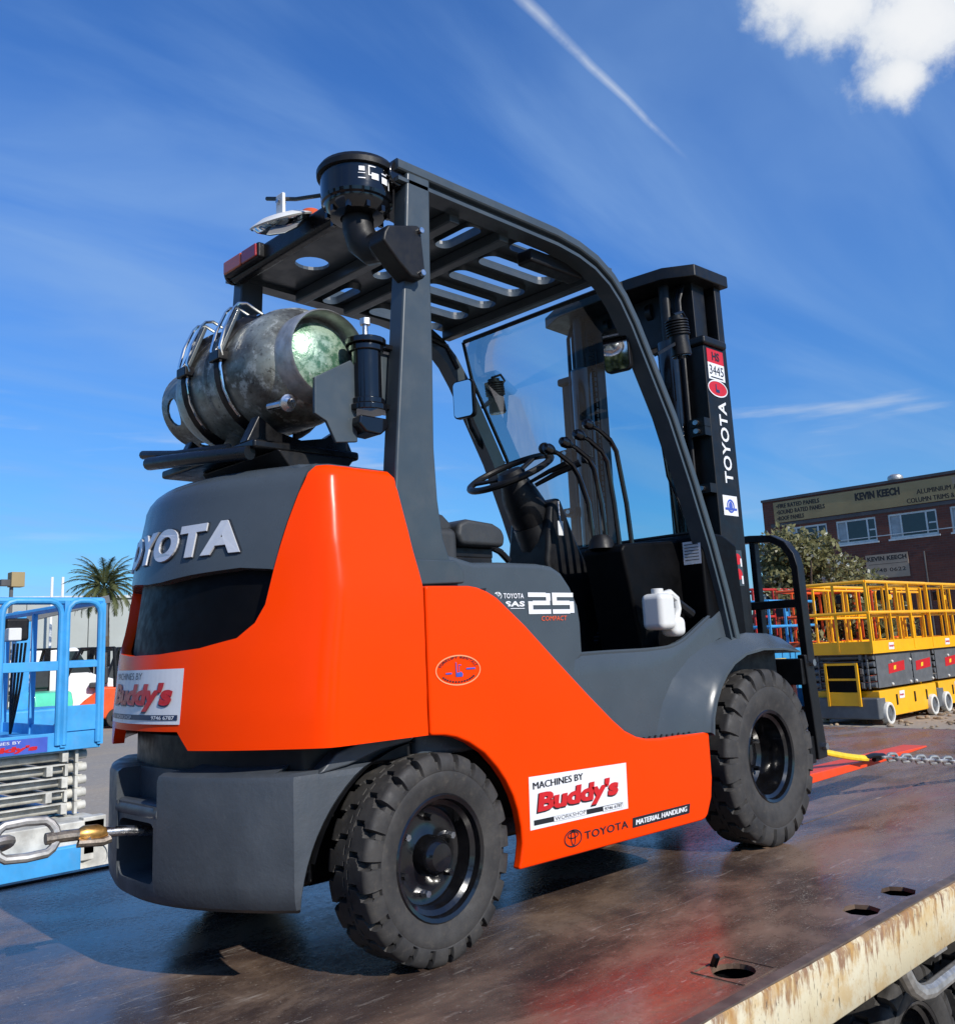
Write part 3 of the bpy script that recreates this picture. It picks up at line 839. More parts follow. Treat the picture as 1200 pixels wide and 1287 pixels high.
mb = MB(); lettering('COMPACT', at_(FH, .496, .856), .118, .0145, .15, mb=mb); decal(mb, 'hood_lettering', 'sticker_orange', hd)

# --- stickers on the right side panel
side = [o for o in FK.children if o.name.startswith('side_panel')][0]
def FS(x, z, d=.5530): return (x, -d, z)
def F2(d): return lambda x, z: (x, -d, z)
st = decal(flat(MB(), [(.321, .274), (.770, .268), (.776, .405), (.326, .417)], F2(.5525)), 'workshop_sticker', 'sticker_white', side)
mb = MB(); lettering('MACHINES BY', at_(F2(.5535), .340, .3815), .220, .0185, mb=mb); lettering('MACHINES BY', at_(F2(.5538), .342, .3812), .220, .0190, mb=mb)
flat(mb, [(.337, .2845), (.745, .2765), (.745, .2905), (.337, .2985)], F2(.5533)); lettering("Buddy's", at_(F2(.5535), .345, .2985), .372, .0715, .22, mb=mb)
decal(mb, 'sticker_print', 'sticker_black', side)
mb = MB(); lettering("Buddy's", at_(F2(.5545), .350, .3035), .370, .0680, .22, mb=mb); decal(mb, 'sticker_script', 'sticker_red', side)
for q in ([(.420, .283), (.565, .281), (.565, .2945), (.420, .2965)], [(.645, .277), (.742, .2755), (.742, .2895), (.645, .291)]): decal(flat(MB(), q, F2(.5550)), 'sticker_panel', 'sticker_white', side)
decal(lettering('WORKSHOP', at_(F2(.5555), .424, .2845), .138, .0105), 'sticker_print', 'sticker_black', side); decal(lettering('PHONE', at_(F2(.5555), .650, .2790), .088, .0095, .2), 'sticker_print', 'sticker_black', side)
mb = MB(); emblem(mb, .501, .224, .040, .0245, .0042, F2(.5527)); lettering('TOYOTA', at_(F2(.5527), .553, .2115), .212, .0225, mb=mb); decal(mb, 'panel_lettering', 'sticker_black', side)
mb = MB(); flat(mb, [(.786, .207), (1.101, .2045), (1.110, .2345), (.790, .2365)], F2(.5527)); decal(mb, 'name_plate', 'sticker_black', side)
mb = MB(); lettering('MATERIAL HANDLING', at_(F2(.5537), .802, .2135), .281, .0150, .2, mb=mb); lettering('MATERIAL HANDLING', at_(F2(.5540), .8045, .2130), .281, .0158, .2, mb=mb); decal(mb, 'plate_lettering', 'sticker_white', side)
# oval rental badge
mb = MB(); ring2d(mb, .073, .7265, .083, .0405, .0035, F2(.5530), 48)
decal(mb, 'badge_ring', 'sign_peach', side)
mb = MB(); vs, fs, _ = TXT['RENTALS']
def arcpt(x, y, top=True):
    th = R(163 - 146 * x); rr = 1 + (0.16 * y - 0.24)
    return F2(.5532)(.073 + .083 * rr * math.cos(th), .7265 + .0405 * rr * math.sin(th))
mb.add([arcpt(*p) for p in vs], fs)
for k in range(13):
    th = R(215 + 9.2 * k); c_ = (.073 + .068 * math.cos(th), .7265 + .031 * math.sin(th)); flat(mb, [(c_[0] - .003, c_[1] - .0025), (c_[0] + .003, c_[1] - .0025), (c_[0] + .003, c_[1] + .0025), (c_[0] - .003, c_[1] + .0025)], F2(.5532))
decal(mb, 'badge_lettering', 'sticker_black', side)
mb = MB()
for a in ([(.063, .709), (.066, .709), (.066, .748), (.063, .748)], [(.0665, .709), (.087, .709), (.089, .716), (.083, .722), (.0665, .720)], [(.0735, .7235), (.0755, .7235), (.0755, .741), (.0735, .741)], [(.0755, .739), (.084, .739), (.084, .741), (.0755, .741)], [(.026, .717), (.048, .717), (.048, .721), (.026, .721)], [(.102, .727), (.136, .727), (.136, .731), (.102, .731)]): flat(mb, a, F2(.5533))
decal(mb, 'badge_picture', 'sticker_blue', side)

# --- rear lettering and sticker, laid on the curved shell
mb = MB(); vs, fs, _ = TXT['TOYOTAb']
def raised(vs, fs, f, d0, d1, mb):
    cnt = {}
    for t in fs:
        for i in range(len(t)):
            a, b = t[i], t[(i + 1) % len(t)]; cnt.setdefault((min(a, b), max(a, b)), []).append((a, b))
    n = len(vs); V = [f(p[0], p[1], d1) for p in vs] + [f(p[0], p[1], d0) for p in vs]; F = [tuple(t) for t in fs]
    for l in cnt.values():
        if len(l) == 1: a, b = l[0]; F.append((b, a, n + a, n + b))
    mb.add(V, F)
tw, tz0, th_ = .672, 1.052, .090
raised(vs, fs, lambda x, y, d_: Fs(.357 - x * tw, tz0 + y * th_, .004 - d_), 0, .007, mb); mb.build('raised_letters', 'letter_silver', cover, smooth=False, keepn=True)
mb = MB(); vs2 = [((x - .5) * 1.012 + .5, (y - .5) * 1.10 + .5) for x, y in vs]
def grown(mb):
    for dx, dy in ((-.004, -.003), (.004, .003), (-.004, .003), (.004, -.003)):
        mb.add([Fs(.357 - x * tw + dx, tz0 + y * th_ + dy, .004 - .0022) for x, y in vs], fs)
grown(mb); mb.build('letter_border', 'sticker_black', cover, smooth=False, keepn=True)
mb = MB(); nn = 14
def strip(u0, u1, z0, z1, off, mb, nu=14):
    o = [(u0 + (u1 - u0) * i / nu, z) for i in range(nu + 1) for z in (z0, z1)]
    mb.add([Fs(u, z, -off) for u, z in o], [(2 * i, 2 * i + 1, 2 * i + 3, 2 * i + 2) for i in range(nu)])
strip(.215, -.193, .630, .767, .0022, mb, 20); decal(mb, 'workshop_sticker', 'sticker_white', shell)
def FR(off): return lambda x, y: Fs(.200 - x, .632 + y, -off)
mb = MB(); strip(.205, -.185, .640, .653, .0028, mb, 20); lettering('MACHINES BY', at_(FR(.0030), .015, .110), .205, .0175, mb=mb); lettering("Buddy's", at_(FR(.0030), .012, .0245), .338, .0760, .22, mb=mb); decal(mb, 'sticker_print', 'sticker_navy', shell)
mb = MB(); lettering("Buddy's", at_(FR(.0042), .018, .0290), .336, .0720, .22, mb=mb); decal(mb, 'sticker_script', 'sticker_red', shell)
mb = MB(); lettering('PHONE', at_(FR(.0036), .285, .0095), .090, .0095, mb=mb); lettering('WORKSHOP', at_(FR(.0036), .06, .0095), .12, .0095, mb=mb); decal(mb, 'sticker_print', 'sticker_white', shell)

def smooth_path(P, n=4):
    out = []; P = [Vector(p) for p in P]; m = len(P)
    for i in range(m - 1):
        p0, p1, p2, p3 = P[max(i - 1, 0)], P[i], P[i + 1], P[min(i + 2, m - 1)]
        for k in range(n):
            t = k / n; out.append(.5 * ((2 * p1) + (p2 - p0) * t + (2 * p0 - 5 * p1 + 4 * p2 - p3) * t * t + (3 * p1 - p0 - 3 * p2 + p3) * t ** 3))
    return out + [P[-1]]
# --- floor, step and front fender (both sides)
fp(MB().bx(.60, 1.50, -.46, .46, .690, .735), 'floor_plate', 'cabin_black', bevel=.01)
for s in (-1, 1):
    # outer floor wall: upright grey sheet with a rolled top edge, cut off along the fender crease
    up_ = [(.56, .742), (.80, .745), (1.05, .745), (1.19, .752), (1.28, .775), (1.385, .822), (1.55, .896), (1.62, .905)]
    lowp = [(.56, .455), (.80, .455), (1.045, .455), (1.10, .565), (1.17, .640), (1.29, .712), (1.50, .775), (1.62, .79)]
    vs = []; fs = []
    for (x, z), (xl, zl) in zip(up_, lowp):
        vs.append((x, s * .455, z + .006)); vs.append((x, s * .472, z + .004)); vs.append((x + (xl - x) * .04, s * .480, z - .010))
        for k in range(1, 6): t = k / 5; vs.append((x + (xl - x) * t, s * .481, z + (zl - z) * t - .010 * (1 - t)))
    for i in range(len(up_) - 1):
        for k in range(7): fs.append((i * 8 + k, (i + 1) * 8 + k, (i + 1) * 8 + k + 1, i * 8 + k + 1))
    fp(MB().add(vs, fs), 'floor_side', 'grey_paint', angle=40)
    fp(MB().tube(smooth_path([(x, s * .470, z + .003) for x, z in up_]), .0075, 6), 'floor_edge_bead', 'grey_paint')
    # fender: starts at a crease on the wall, swings out to a rolled wheel-arch lip
    inner = [(1.045, .455), (1.068, .51), (1.10, .565), (1.17, .640), (1.29, .712), (1.40, .750), (1.53, .779), (1.70, .792), (1.86, .785), (1.97, .765)]
    lip = [(1.262, .452), (1.272, .51), (1.300, .566), (1.335, .612), (1.382, .654), (1.440, .690), (1.530, .720), (1.660, .734), (1.82, .730), (1.95, .715)]
    vs = []; fs = []; K = 9
    for (xi, zi), (xo, zo) in zip(inner, lip):
        for k in range(K):
            t = k / (K - 1); y = .4805 + .080 * t - .004 * math.sin(math.pi * t)
            vs.append((xi + (xo - xi) * t, s * y, zi + (zo - zi) * t + .004 * math.sin(math.pi * t)))
        vs.append((xo + .004, s * .568, zo - .004)); vs.append((xo + .014, s * .568, zo - .012)); vs.append((xo + .016, s * .40, zo - .012))
    K2 = K + 3
    for i in range(len(inner) - 1):
        for k in range(K2 - 1): fs.append((i * K2 + k, (i + 1) * K2 + k, (i + 1) * K2 + k + 1, i * K2 + k + 1))
    fp(MB().add(vs, fs), 'front_fender', 'grey_paint', angle=28)
    # step with raised tread buttons
    stp = fp(MB().bx(.80, 1.262, s * .455, s * .548, .440, .458), 'step', 'grey_paint', bevel=.004)
    mb = MB()
    for i in range(11):
        for j in range(3): mb.cyl((.90 + i * .034, s * (.488 + j * .022), .457), (.90 + i * .034, s * (.488 + j * .022), .462), .006, .004, 6)
    o = mb.build('step_tread', 'black_plastic', stp); o['kind'] = 'stuff'
for s in (-1, 1): fp(MB().bx(1.28, 1.95, s * .43, s * .46, .45, .775), 'inner_fender', 'black_plastic')
fp(MB().bx(1.20, 1.30, -.46, .46, .30, .74), 'lower_bulkhead', 'black_plastic')

# --- front cowl, dash and label
cowl = [(1.50, .70), (1.45, .80), (1.445, 1.12), (1.455, 1.165), (1.49, 1.185), (1.60, 1.180), (1.70, 1.14), (1.72, .70)]
cw2 = fp(MB().prism(cowl, 'y', -.478, .478), 'front_cowl', 'cabin_black', bevel=.012)
# right-hand lever console joined to the cowl, its top edge catching light
con = [(1.16, .735), (1.12, .95), (1.08, 1.115), (1.10, 1.135), (1.47, 1.165), (1.47, .735)]
fp(MB().prism(con, 'y', -.37, -.18), 'lever_console', 'cabin_black', bevel=.014)
mb = MB().add([(1.444, -.392, 1.150), (1.444, -.472, 1.150), (1.442, -.472, 1.062), (1.442, -.392, 1.062)], [(0, 1, 2, 3)])
decal(mb, 'data_label', 'sticker_white', cw2)
mb = MB()
for k in range(6): mb.add([(1.4405, -.400, 1.140 - .012 * k), (1.4405, -.464, 1.140 - .012 * k), (1.4405, -.464, 1.137 - .012 * k), (1.4405, -.400, 1.137 - .012 * k)], [(0, 1, 2, 3)])
decal(mb, 'label_print', 'guard_grey', cw2)
# pedals
for k, (y, x) in enumerate(((-.05, 1.30), (.10, 1.33), (-.30, 1.26))):
    rot = Matrix.Rotation(R(-48), 3, 'Y'); p = fp(MB().box((x, y, .82), (.13, .075, .012), rot), 'pedal', 'black_plastic', bevel=.003)
    for j in range(6): MB().box(Vector((x, y, .82)) + rot @ Vector((-.05 + j * .02, 0, .008)), (.006, .07, .006), rot).build('pedal_rib', 'guard_grey', p)
    fp(MB().bar((x + .03, y, .84), (1.47, y, .98), .02, .02), 'pedal_arm', 'black_paint')

# --- folded seat
seat = [(.18, 1.04), (.17, 1.13), (.21, 1.17), (.34, 1.175), (.41, 1.175), (.41, 1.04)]
fp(MB().prism(seat, 'y', -.22, .22), 'seat_base', 'vinyl_grey', bevel=.03, seg=4)
cush = [(.42, 1.118), (.40, 1.15), (.41, 1.190), (.45, 1.206), (.57, 1.198), (.61, 1.182), (.625, 1.155), (.618, 1.118)]
fp(MB().prism(cush, 'y', -.225, .225), 'seat_cushion', 'vinyl_grey', bevel=.026, seg=4)
fp(MB().prism([(.16, 1.15), (.30, 1.235), (.37, 1.22), (.42, 1.18), (.34, 1.11), (.18, 1.07)], 'y', -.20, .20), 'folded_backrest', 'vinyl_grey', bevel=.025, seg=3)
fp(MB().bx(.38, .605, -.18, .18, 1.080, 1.12), 'seat_frame', 'black_plastic', bevel=.008)
fp(MB().bx(.42, .59, -.19, .19, 1.03, 1.083), 'seat_mount', 'black_plastic', bevel=.006)
fp(MB().tube([(.60, -.16, 1.13), (.66, -.16, 1.11), (.70, -.16, 1.08)], .012, 8), 'seat_lever', 'black_plastic')

# --- steering column, wheel, switch pods, key tag
wc = Vector((.955, .05, 1.455)); ax = Vector((-.47, 0, .88)).normalized(); e1 = Vector((0, 1, 0)); e2 = ax.cross(e1)
rim_pts = [wc + (e1 * math.cos(2 * math.pi * i / 40) + e2 * math.sin(2 * math.pi * i / 40)) * .172 for i in range(40)]
sw = fp(MB().tube(rim_pts, .0135, 10, closed=True), 'steering_wheel', 'black_plastic')
for a in (20, 160, 270):
    q = wc + (e1 * math.cos(R(a)) + e2 * math.sin(R(a))) * .165; MB().bar(wc - ax * .02, q, .028, .012, up=tuple(ax)).build('wheel_spoke', 'black_plastic', sw, bevel=.004)
MB().lathe([(.001, .012), (.045, .008), (.058, -.01), (.05, -.05), (.03, -.06)], wc, ax, 24).build('wheel_boss', 'black_plastic', sw)
q = wc + (e1 * math.cos(R(200)) + e2 * math.sin(R(200))) * .172
MB().cyl(q, q + ax * .03, .012).ball(q + ax * .05, .024, 8).build('spinner_knob', 'black_plastic', sw)
cl = fp(MB().tube([wc - ax * .03, wc - ax * .10, wc - ax * .17 + Vector((.01, 0, 0)), wc - ax * .27 + Vector((.02, 0, 0))], [.055, .075, .085, .07], 14), 'column_cover', 'black_plastic')
fp(MB().tube([(1.06, .05, 1.26), (1.14, .05, 1.12), (1.20, .05, .95), (1.24, .05, .76)], [.075, .10, .11, .12], 12), 'steering_column', 'black_plastic')
fp(MB().prism([(1.02, 1.10), (1.06, 1.33), (1.12, 1.36), (1.20, 1.20), (1.32, 1.0), (1.40, .80), (1.10, .78)], 'y', -.06, .16), 'column_shroud', 'black_plastic', bevel=.02)
for a, b_, r_ in (((.99, -.02, 1.41), (1.06, -.16, 1.47), .010), ((1.02, -.02, 1.40), (1.12, -.17, 1.475), .012)):
    fp(MB().tube([a, ((a[0] + b_[0]) / 2, (a[1] + b_[1]) / 2, (a[2] + b_[2]) / 2 + .004), b_], [r_ * .7, r_, r_ * 1.3], 8), 'column_switch', 'black_plastic')
fp(MB().box((1.145, -.19, 1.486), (.05, .03, .03)), 'switch_pod', 'black_plastic', bevel=.006)
ktag = fp(MB().box((1.062, -.10, 1.222), (.030, .006, .058)), 'key_tag', 'white_plastic', bevel=.003)
fp(MB().tube([(1.062, -.10, 1.25), (1.064, -.095, 1.29), (1.07, -.09, 1.33)], .003, 6), 'key_chain', 'steel')
# hydraulic levers
for k, (kx, kz, ky) in enumerate(((.872, 1.488, -.235), (.935, 1.515, -.262), (.985, 1.545, -.288), (1.015, 1.585, -.312))):
    bx_ = 1.055 + .045 * k
    lv_ = fp(MB().tube([(kx, ky, kz), (kx + .05, ky, kz - .012), (kx + .12, ky, kz - .045), (kx + .155, ky, kz - .085), (bx_ + .02, ky, 1.30), (bx_ + .035, ky, 1.13)], [.009, .009, .010, .010, .010, .010], 8), 'hydraulic_lever', 'black_gloss')
    MB().lathe([(.001, -.024), (.014, -.022), (.021, -.006), (.020, .010), (.011, .030), (.009, .038)], (kx - .006, ky, kz), (1, 0, -.25), 14).build('lever_knob', 'black_gloss', lv_)
fp(MB().lathe([(.05, 0), (.045, .03), (.03, .05), (.001, .055)], (1.09, -.27, 1.125), (0, 0, 1), 14), 'lever_boot', 'black_plastic')

# --- washer bottle hung in the footwell
def blob(x0, x1, y0, y1, z0, z1): return MB().bx(x0, x1, y0, y1, z0, z1)
jb = tag(empty('water_bottle', (1.14, -.47, .79)), 'white plastic water bottle with handle hung in the forklift footwell', 'bottle')
def jp(mb, name, mat, **k): mb.shift((-1.14 + .035, .47, -.79)); return mb.build(name, mat, jb, **k)
jp(blob(1.060, 1.150, -.515, -.42, .815, .944), 'body', 'white_plastic', bevel=.022, seg=4)
jp(blob(1.150, 1.225, -.505, -.43, .790, .862), 'lower_lobe', 'white_plastic', bevel=.024, seg=4)
jp(MB().tube([(1.13, -.468, .935), (1.18, -.468, .945), (1.215, -.468, .925), (1.222, -.468, .89), (1.205, -.468, .855)], .016, 10), 'handle', 'white_plastic')
jp(MB().cyl((1.105, -.468, .942), (1.105, -.468, .962), .022, n=18), 'cap', 'white_plastic', bevel=.003)
fp(MB().tube([(1.22, -.45, .90), (1.28, -.45, .915), (1.36, -.46, .87)], .018, 8), 'bottle_hook', 'black_plastic')

# --- overhead guard
def rail_path():
    pts = [(-.035, 2.218), (.2, 2.214), (.45, 2.211), (.68, 2.207), (.80, 2.193), (.90, 2.166), (.99, 2.118), (1.06, 2.055), (1.125, 1.965), (1.20, 1.835), (1.32, 1.625), (1.425, 1.385), (1.518, 1.147), (1.58, .955), (1.625, .775)]
    return pts
rp = rail_path()
def sweep(sec, y0, sgn):
    """section (depth below the line, outward y) carried along the guard rail"""
    vs = []; fs = []; n = len(sec)
    for i, p in enumerate(rp):
        a = Vector(rp[max(0, i - 1)]); b = Vector(rp[min(len(rp) - 1, i + 1)]); t = (b - a).normalized(); nr = Vector((-t.y, t.x))
        if nr.y < 0 and i < 3: nr = -nr
        for dpt, yy in sec: q = Vector(p) - nr * dpt; vs.append((q.x, sgn * (y0 + yy), q.y))
    for i in range(len(rp) - 1):
        for k in range(n): fs.append((i * n + k, i * n + (k + 1) % n, (i + 1) * n + (k + 1) % n, (i + 1) * n + k))
    fs += [tuple(range(n)), tuple((len(rp) - 1) * n + k for k in reversed(range(n)))]
    return MB().add(vs, fs)
sec = [(0, -.065), (0, -.006), (.006, 0), (.030, 0), (.034, -.004), (.034, -.022), (.058, -.022), (.058, 0), (.070, 0), (.072, -.065)]
for s in (-1, 1):
    rl = fp(sweep(sec, .502, s), 'guard_rail', 'guard_grey', angle=30)
    pil = [(-.002, 2.185), (.088, 2.185), (.078, 1.90), (.072, 1.60), (.064, 1.35), (.070, 1.20), (.085, 1.09), (.112, 1.02), (.135, .975), (.0, .958), (-.06, .97), (-.095, 1.10), (-.078, 1.30), (-.045, 1.65), (-.02, 1.92)]
    fp(MB().prism(pil, 'y', s * .440, s * .502), 'rear_pillar', 'guard_grey', bevel=.008, seg=2)
    fp(MB().prism([(-.07, .955), (.150, .965), (.150, 1.0), (.12, 1.03), (-.07, 1.03)], 'y', s * .45, s * .512), 'pillar_foot', 'guard_grey', bevel=.006)
    # round bar gusset at the front corner
    fp(MB().tube([(.86, s * .44, 2.12), (1.0, s * .44, 2.09), (1.06, s * .44, 2.0)], .015, 8), 'corner_bar', 'black_paint')
# roof sheet with pressed slots
slots = []
for y in (-.415, -.262, -.105, .055, .215, .375):
    slots.append(rounded(.535, .915, y - .047, y + .047, .045))
for y0, y1 in ((-.435, -.225), (-.12, .12), (.225, .435)):
    slots.append(rounded(.325, .395, y0, y1, .033))
slots += [ell(.125, .18, .062, .055, 20), ell(.125, -.20, .062, .055, 20)]
mb = MB(); mb.plate([(.005, -.445), (1.05, -.445), (1.05, .445), (.005, .445)], slots, lambda u, v, t: (u, v, 2.170 - t), .012)
roof = fp(mb, 'roof_panel', 'guard_grey', smooth=False)
for sl_ in slots[:9]:   # pressed lip round each slot
    cx = sum(p[0] for p in sl_) / len(sl_); cy = sum(p[1] for p in sl_) / len(sl_)
    m2 = MB(); n = len(sl_); o_ = [(p[0], p[1], 2.158) for p in sl_]; i_ = [(cx + (p[0] - cx) * .97, cy + (p[1] - cy) * .90, 2.138) for p in sl_]
    m2.add(o_ + i_, [(k, (k + 1) % n, n + (k + 1) % n, n + k) for k in range(n)]); m2.build('slot_lip', 'guard_grey', roof)
for x in (.245, .47, 1.0): fp(MB().bx(x - .022, x + .022, -.44, .44, 2.115, 2.157), 'roof_beam', 'guard_grey', bevel=.006)
fp(MB().bx(.60, .88, -.44, -.37, 2.085, 2.135), 'roof_console', 'black_plastic', bevel=.01)
fp(MB().bx(-.040, .012, -.48, .47, 2.135, 2.215), 'rear_crossbar', 'black_paint', bevel=.018, seg=3)
for s in (-1, 1):
    lm = fp(MB().bx(-.066, -.036, s * .225, s * .465, 2.150, 2.208), 'tail_lamp', 'black_plastic', bevel=.008)
    MB().bx(-.073, -.062, s * .335, s * .455, 2.155, 2.203).build('lamp_lens', 'lamp_amber', lm, bevel=.005)
    MB().bx(-.073, -.062, s * .235, s * .330, 2.155, 2.203).build('lamp_lens', 'lamp_red', lm, bevel=.005)
    fp(MB().prism(ell(-.022, 2.178, .034, .042, 20), 'y', s * .470, s * .486), 'bar_end_cap', 'black_gloss', bevel=.006)
# convex rear mirror on its rod
fp(MB().tube([(-.10, -.30, 2.165), (-.125, -.10, 2.215), (-.135, .055, 2.275)], .007, 8), 'mirror_rod', 'black_paint')
mc = Vector((-.135, -.025, 2.170)); nrm = Vector((.42, .10, -.90)).normalized()
cm = fp(MB().lathe([(.001, -.018), (.06, -.014), (.098, 0), (.104, .004), (.100, .009)], mc, nrm, 32), 'convex_mirror', 'white_plastic')
MB().lathe([(.098, .004), (.085, .022), (.05, .038), (.001, .044)], mc, nrm, 32).build('mirror_face', 'mirror_glass', cm)
MB().box(mc + Vector((-.005, -.01, .045)), (.012, .04, .075)).build('mirror_clamp', 'white_plastic', cm, bevel=.003)
MB().cyl(mc + Vector((-.02, -.01, .055)), mc + Vector((.01, -.01, .055)), .008, n=8).build('clamp_bolt', 'steel', cm)

bc = fp(MB().lathe([(.045, 0), (.045, .02), (.040, .024)], (.02, .03, 2.172), (0, 0, 1), 20), 'beacon_base', 'black_plastic')
MB().lathe([(.040, .022), (.040, .075), (.030, .095), (.001, .10)], (.02, .03, 2.172), (0, 0, 1), 20).build('beacon_lens', 'lamp_amber', bc)
# --- air pre-cleaner bowl with elbow duct
pc = Vector((-.085, -.365, 2.155)); pax = Vector((.02, 0, 1)).normalized()
bowl = fp(MB().lathe([(.05, -.100), (.080, -.096), (.098, -.072), (.100, -.060), (.106, -.055), (.108, -.045)], pc, pax, 36), 'precleaner_base', 'black_gloss')
fp(MB().lathe([(.107, -.046), (.110, .030)], pc, pax, 36), 'precleaner_bowl', 'black_gloss')
fp(MB().lathe([(.110, .028), (.120, .030), (.121, .046), (.112, .060), (.085, .072), (.04, .078), (.001, .079)], pc, pax, 36), 'precleaner_cap', 'black_plastic', bevel=0)
for k in range(10):
    a = 2 * math.pi * k / 10; p = pc + Vector((math.cos(a) * .088, math.sin(a) * .088, -.088)); MB().box(p, (.012, .012, .018)).build('vane', 'black_gloss', bowl)
# pictogram print on the bowl
mb = MB()
def FB(r_): return lambda a, h: (pc.x + r_ * math.cos(R(a)), pc.y + r_ * math.sin(R(a)), pc.z + h)
def pstrip(a0, a1, h0, h1):
    nn = 6; mb.add([FB(.1102)(a0 + (a1 - a0) * i / nn, h) for i in range(nn + 1) for h in (h0, h1)], [(2 * i, 2 * i + 1, 2 * i + 3, 2 * i + 2) for i in range(nn)])
for a in ((236, 245, .002, .016), (235, 246, -.022, -.019), (235, 246, -.006, -.004), (251, 252.5, -.008, .020), (251, 263, .018, .021), (256, 268, -.020, .000), (274, 286, -.024, -.004), (274, 284, .004, .008), (289, 291, -.036, .0), (251, 256, -.010, -.007), (284, 292, .010, .013)): pstrip(*a)
decal(mb, 'bowl_print', 'sticker_white', bowl)
fp(MB().tube([pc + Vector((0, 0, -.09)), pc + Vector((.002, 0, -.13)), pc + Vector((.012, -.004, -.165)), pc + Vector((.030, -.03, -.195)), pc + Vector((.035, -.08, -.205))], [.047, .047, .05, .05, .044], 18), 'elbow_duct', 'black_plastic')
mb = MB().prism([(-.125, 1.945), (-.112, 1.968), (.0, 1.999), (.012, 1.99), (.024, 1.848), (.012, 1.835), (-.030, 1.832), (-.077, 1.866), (-.132, 1.918)], 'y', -.540, -.470)
dct = fp(mb, 'duct_box', 'black_plastic', bevel=.012, seg=3)
fp(MB().tube([pc + Vector((.035, -.06, -.203)), (-.05, -.43, 1.955), (-.07, -.50, 1.93)], [.044, .046, .040], 14), 'duct_neck', 'black_plastic')
for x, z in ((.004, 1.980), (.004, 1.850)): MB().cyl((x, -.538, z), (x, -.552, z), .009, n=8).build('bolt', 'steel', dct)

# --- gas bottle cradle
base = fp(MB().bx(-.40, -.05, -.30, .24, 1.336, 1.362), 'cradle_tray', 'black_paint', bevel=.008)
fp(MB().prism([(-.40, 1.36), (-.36, 1.44), (-.30, 1.40), (-.22, 1.385), (-.14, 1.40), (-.08, 1.44), (-.04, 1.36)], 'y', -.26, -.22), 'cradle_saddle', 'black_paint', bevel=.005)
fp(MB().prism([(-.40, 1.36), (-.36, 1.44), (-.30, 1.40), (-.22, 1.385), (-.14, 1.40), (-.08, 1.44), (-.04, 1.36)], 'y', .12, .16), 'cradle_saddle', 'black_paint', bevel=.005)
fp(MB().tube([(-.450, .215, 1.375), (-.445, -.05, 1.345), (-.40, -.28, 1.325)], .020, 12), 'cradle_tube', 'black_paint')
fp(MB().tube([(-.43, .30, 1.42), (-.42, .10, 1.385), (-.36, -.10, 1.375)], .014, 10), 'cradle_tube', 'black_paint')
fp(MB().prism([(-.30, 1.286), (-.12, 1.286), (-.08, 1.335), (-.34, 1.335)], 'y', -.32, .10), 'cradle_foot', 'black_plastic', bevel=.006)
hp = Vector((-.118, -.430, 0))
post = fp(MB().cyl(hp + Vector((0, 0, 1.445)), hp + Vector((0, 0, 1.650)), .043, n=20), 'hinge_post', 'black_gloss')
for z, r_ in ((1.452, .056), (1.470, .050), (1.625, .050), (1.645, .058)): MB().cyl(hp + Vector((0, 0, z - .009)), hp + Vector((0, 0, z + .009)), r_, n=20).build('hinge_flange', 'black_gloss', post, bevel=.003)
MB().prism([(hp.x - .05, 1.425), (hp.x + .045, 1.425), (hp.x + .05, 1.40), (hp.x + .02, 1.375), (hp.x - .03, 1.378), (hp.x - .055, 1.40)], 'y', -.465, -.39).build('hinge_foot', 'black_gloss', post, bevel=.006)
MB().cyl(hp + Vector((.0, 0, 1.645)), hp + Vector((.0, 0, 1.705)), .008, n=10).cyl(hp + Vector((.0, 0, 1.700)), hp + Vector((.0, 0, 1.718)), .016, n=6).build('hinge_bolt', 'steel', post)
fp(MB().bx(-.070, .000, -.437, -.425, 1.475, 1.625), 'hinge_plate', 'guard_grey', bevel=.003)
for z in (1.630, 1.452): fp(MB().bx(-.118, .01, -.462, -.40, z, z + .016), 'hinge_arm', 'black_gloss', bevel=.003)
fp(MB().prism([(-.292, 1.518), (-.171, 1.587), (-.155, 1.57), (-.153, 1.355), (-.225, 1.345), (-.255, 1.40), (-.293, 1.417)], 'y', -.430, -.418), 'cradle_end_plate', 'guard_grey', bevel=.003)
fp(MB().cyl((-.350, -.30, 1.455), (-.355, -.385, 1.445), .011, n=10).lathe([(.001, -.012), (.02, -.010), (.024, .004), (.012, .016)], (-.355, -.395, 1.443), (0, -1, -.2), 14), 'cradle_latch', 'steel')
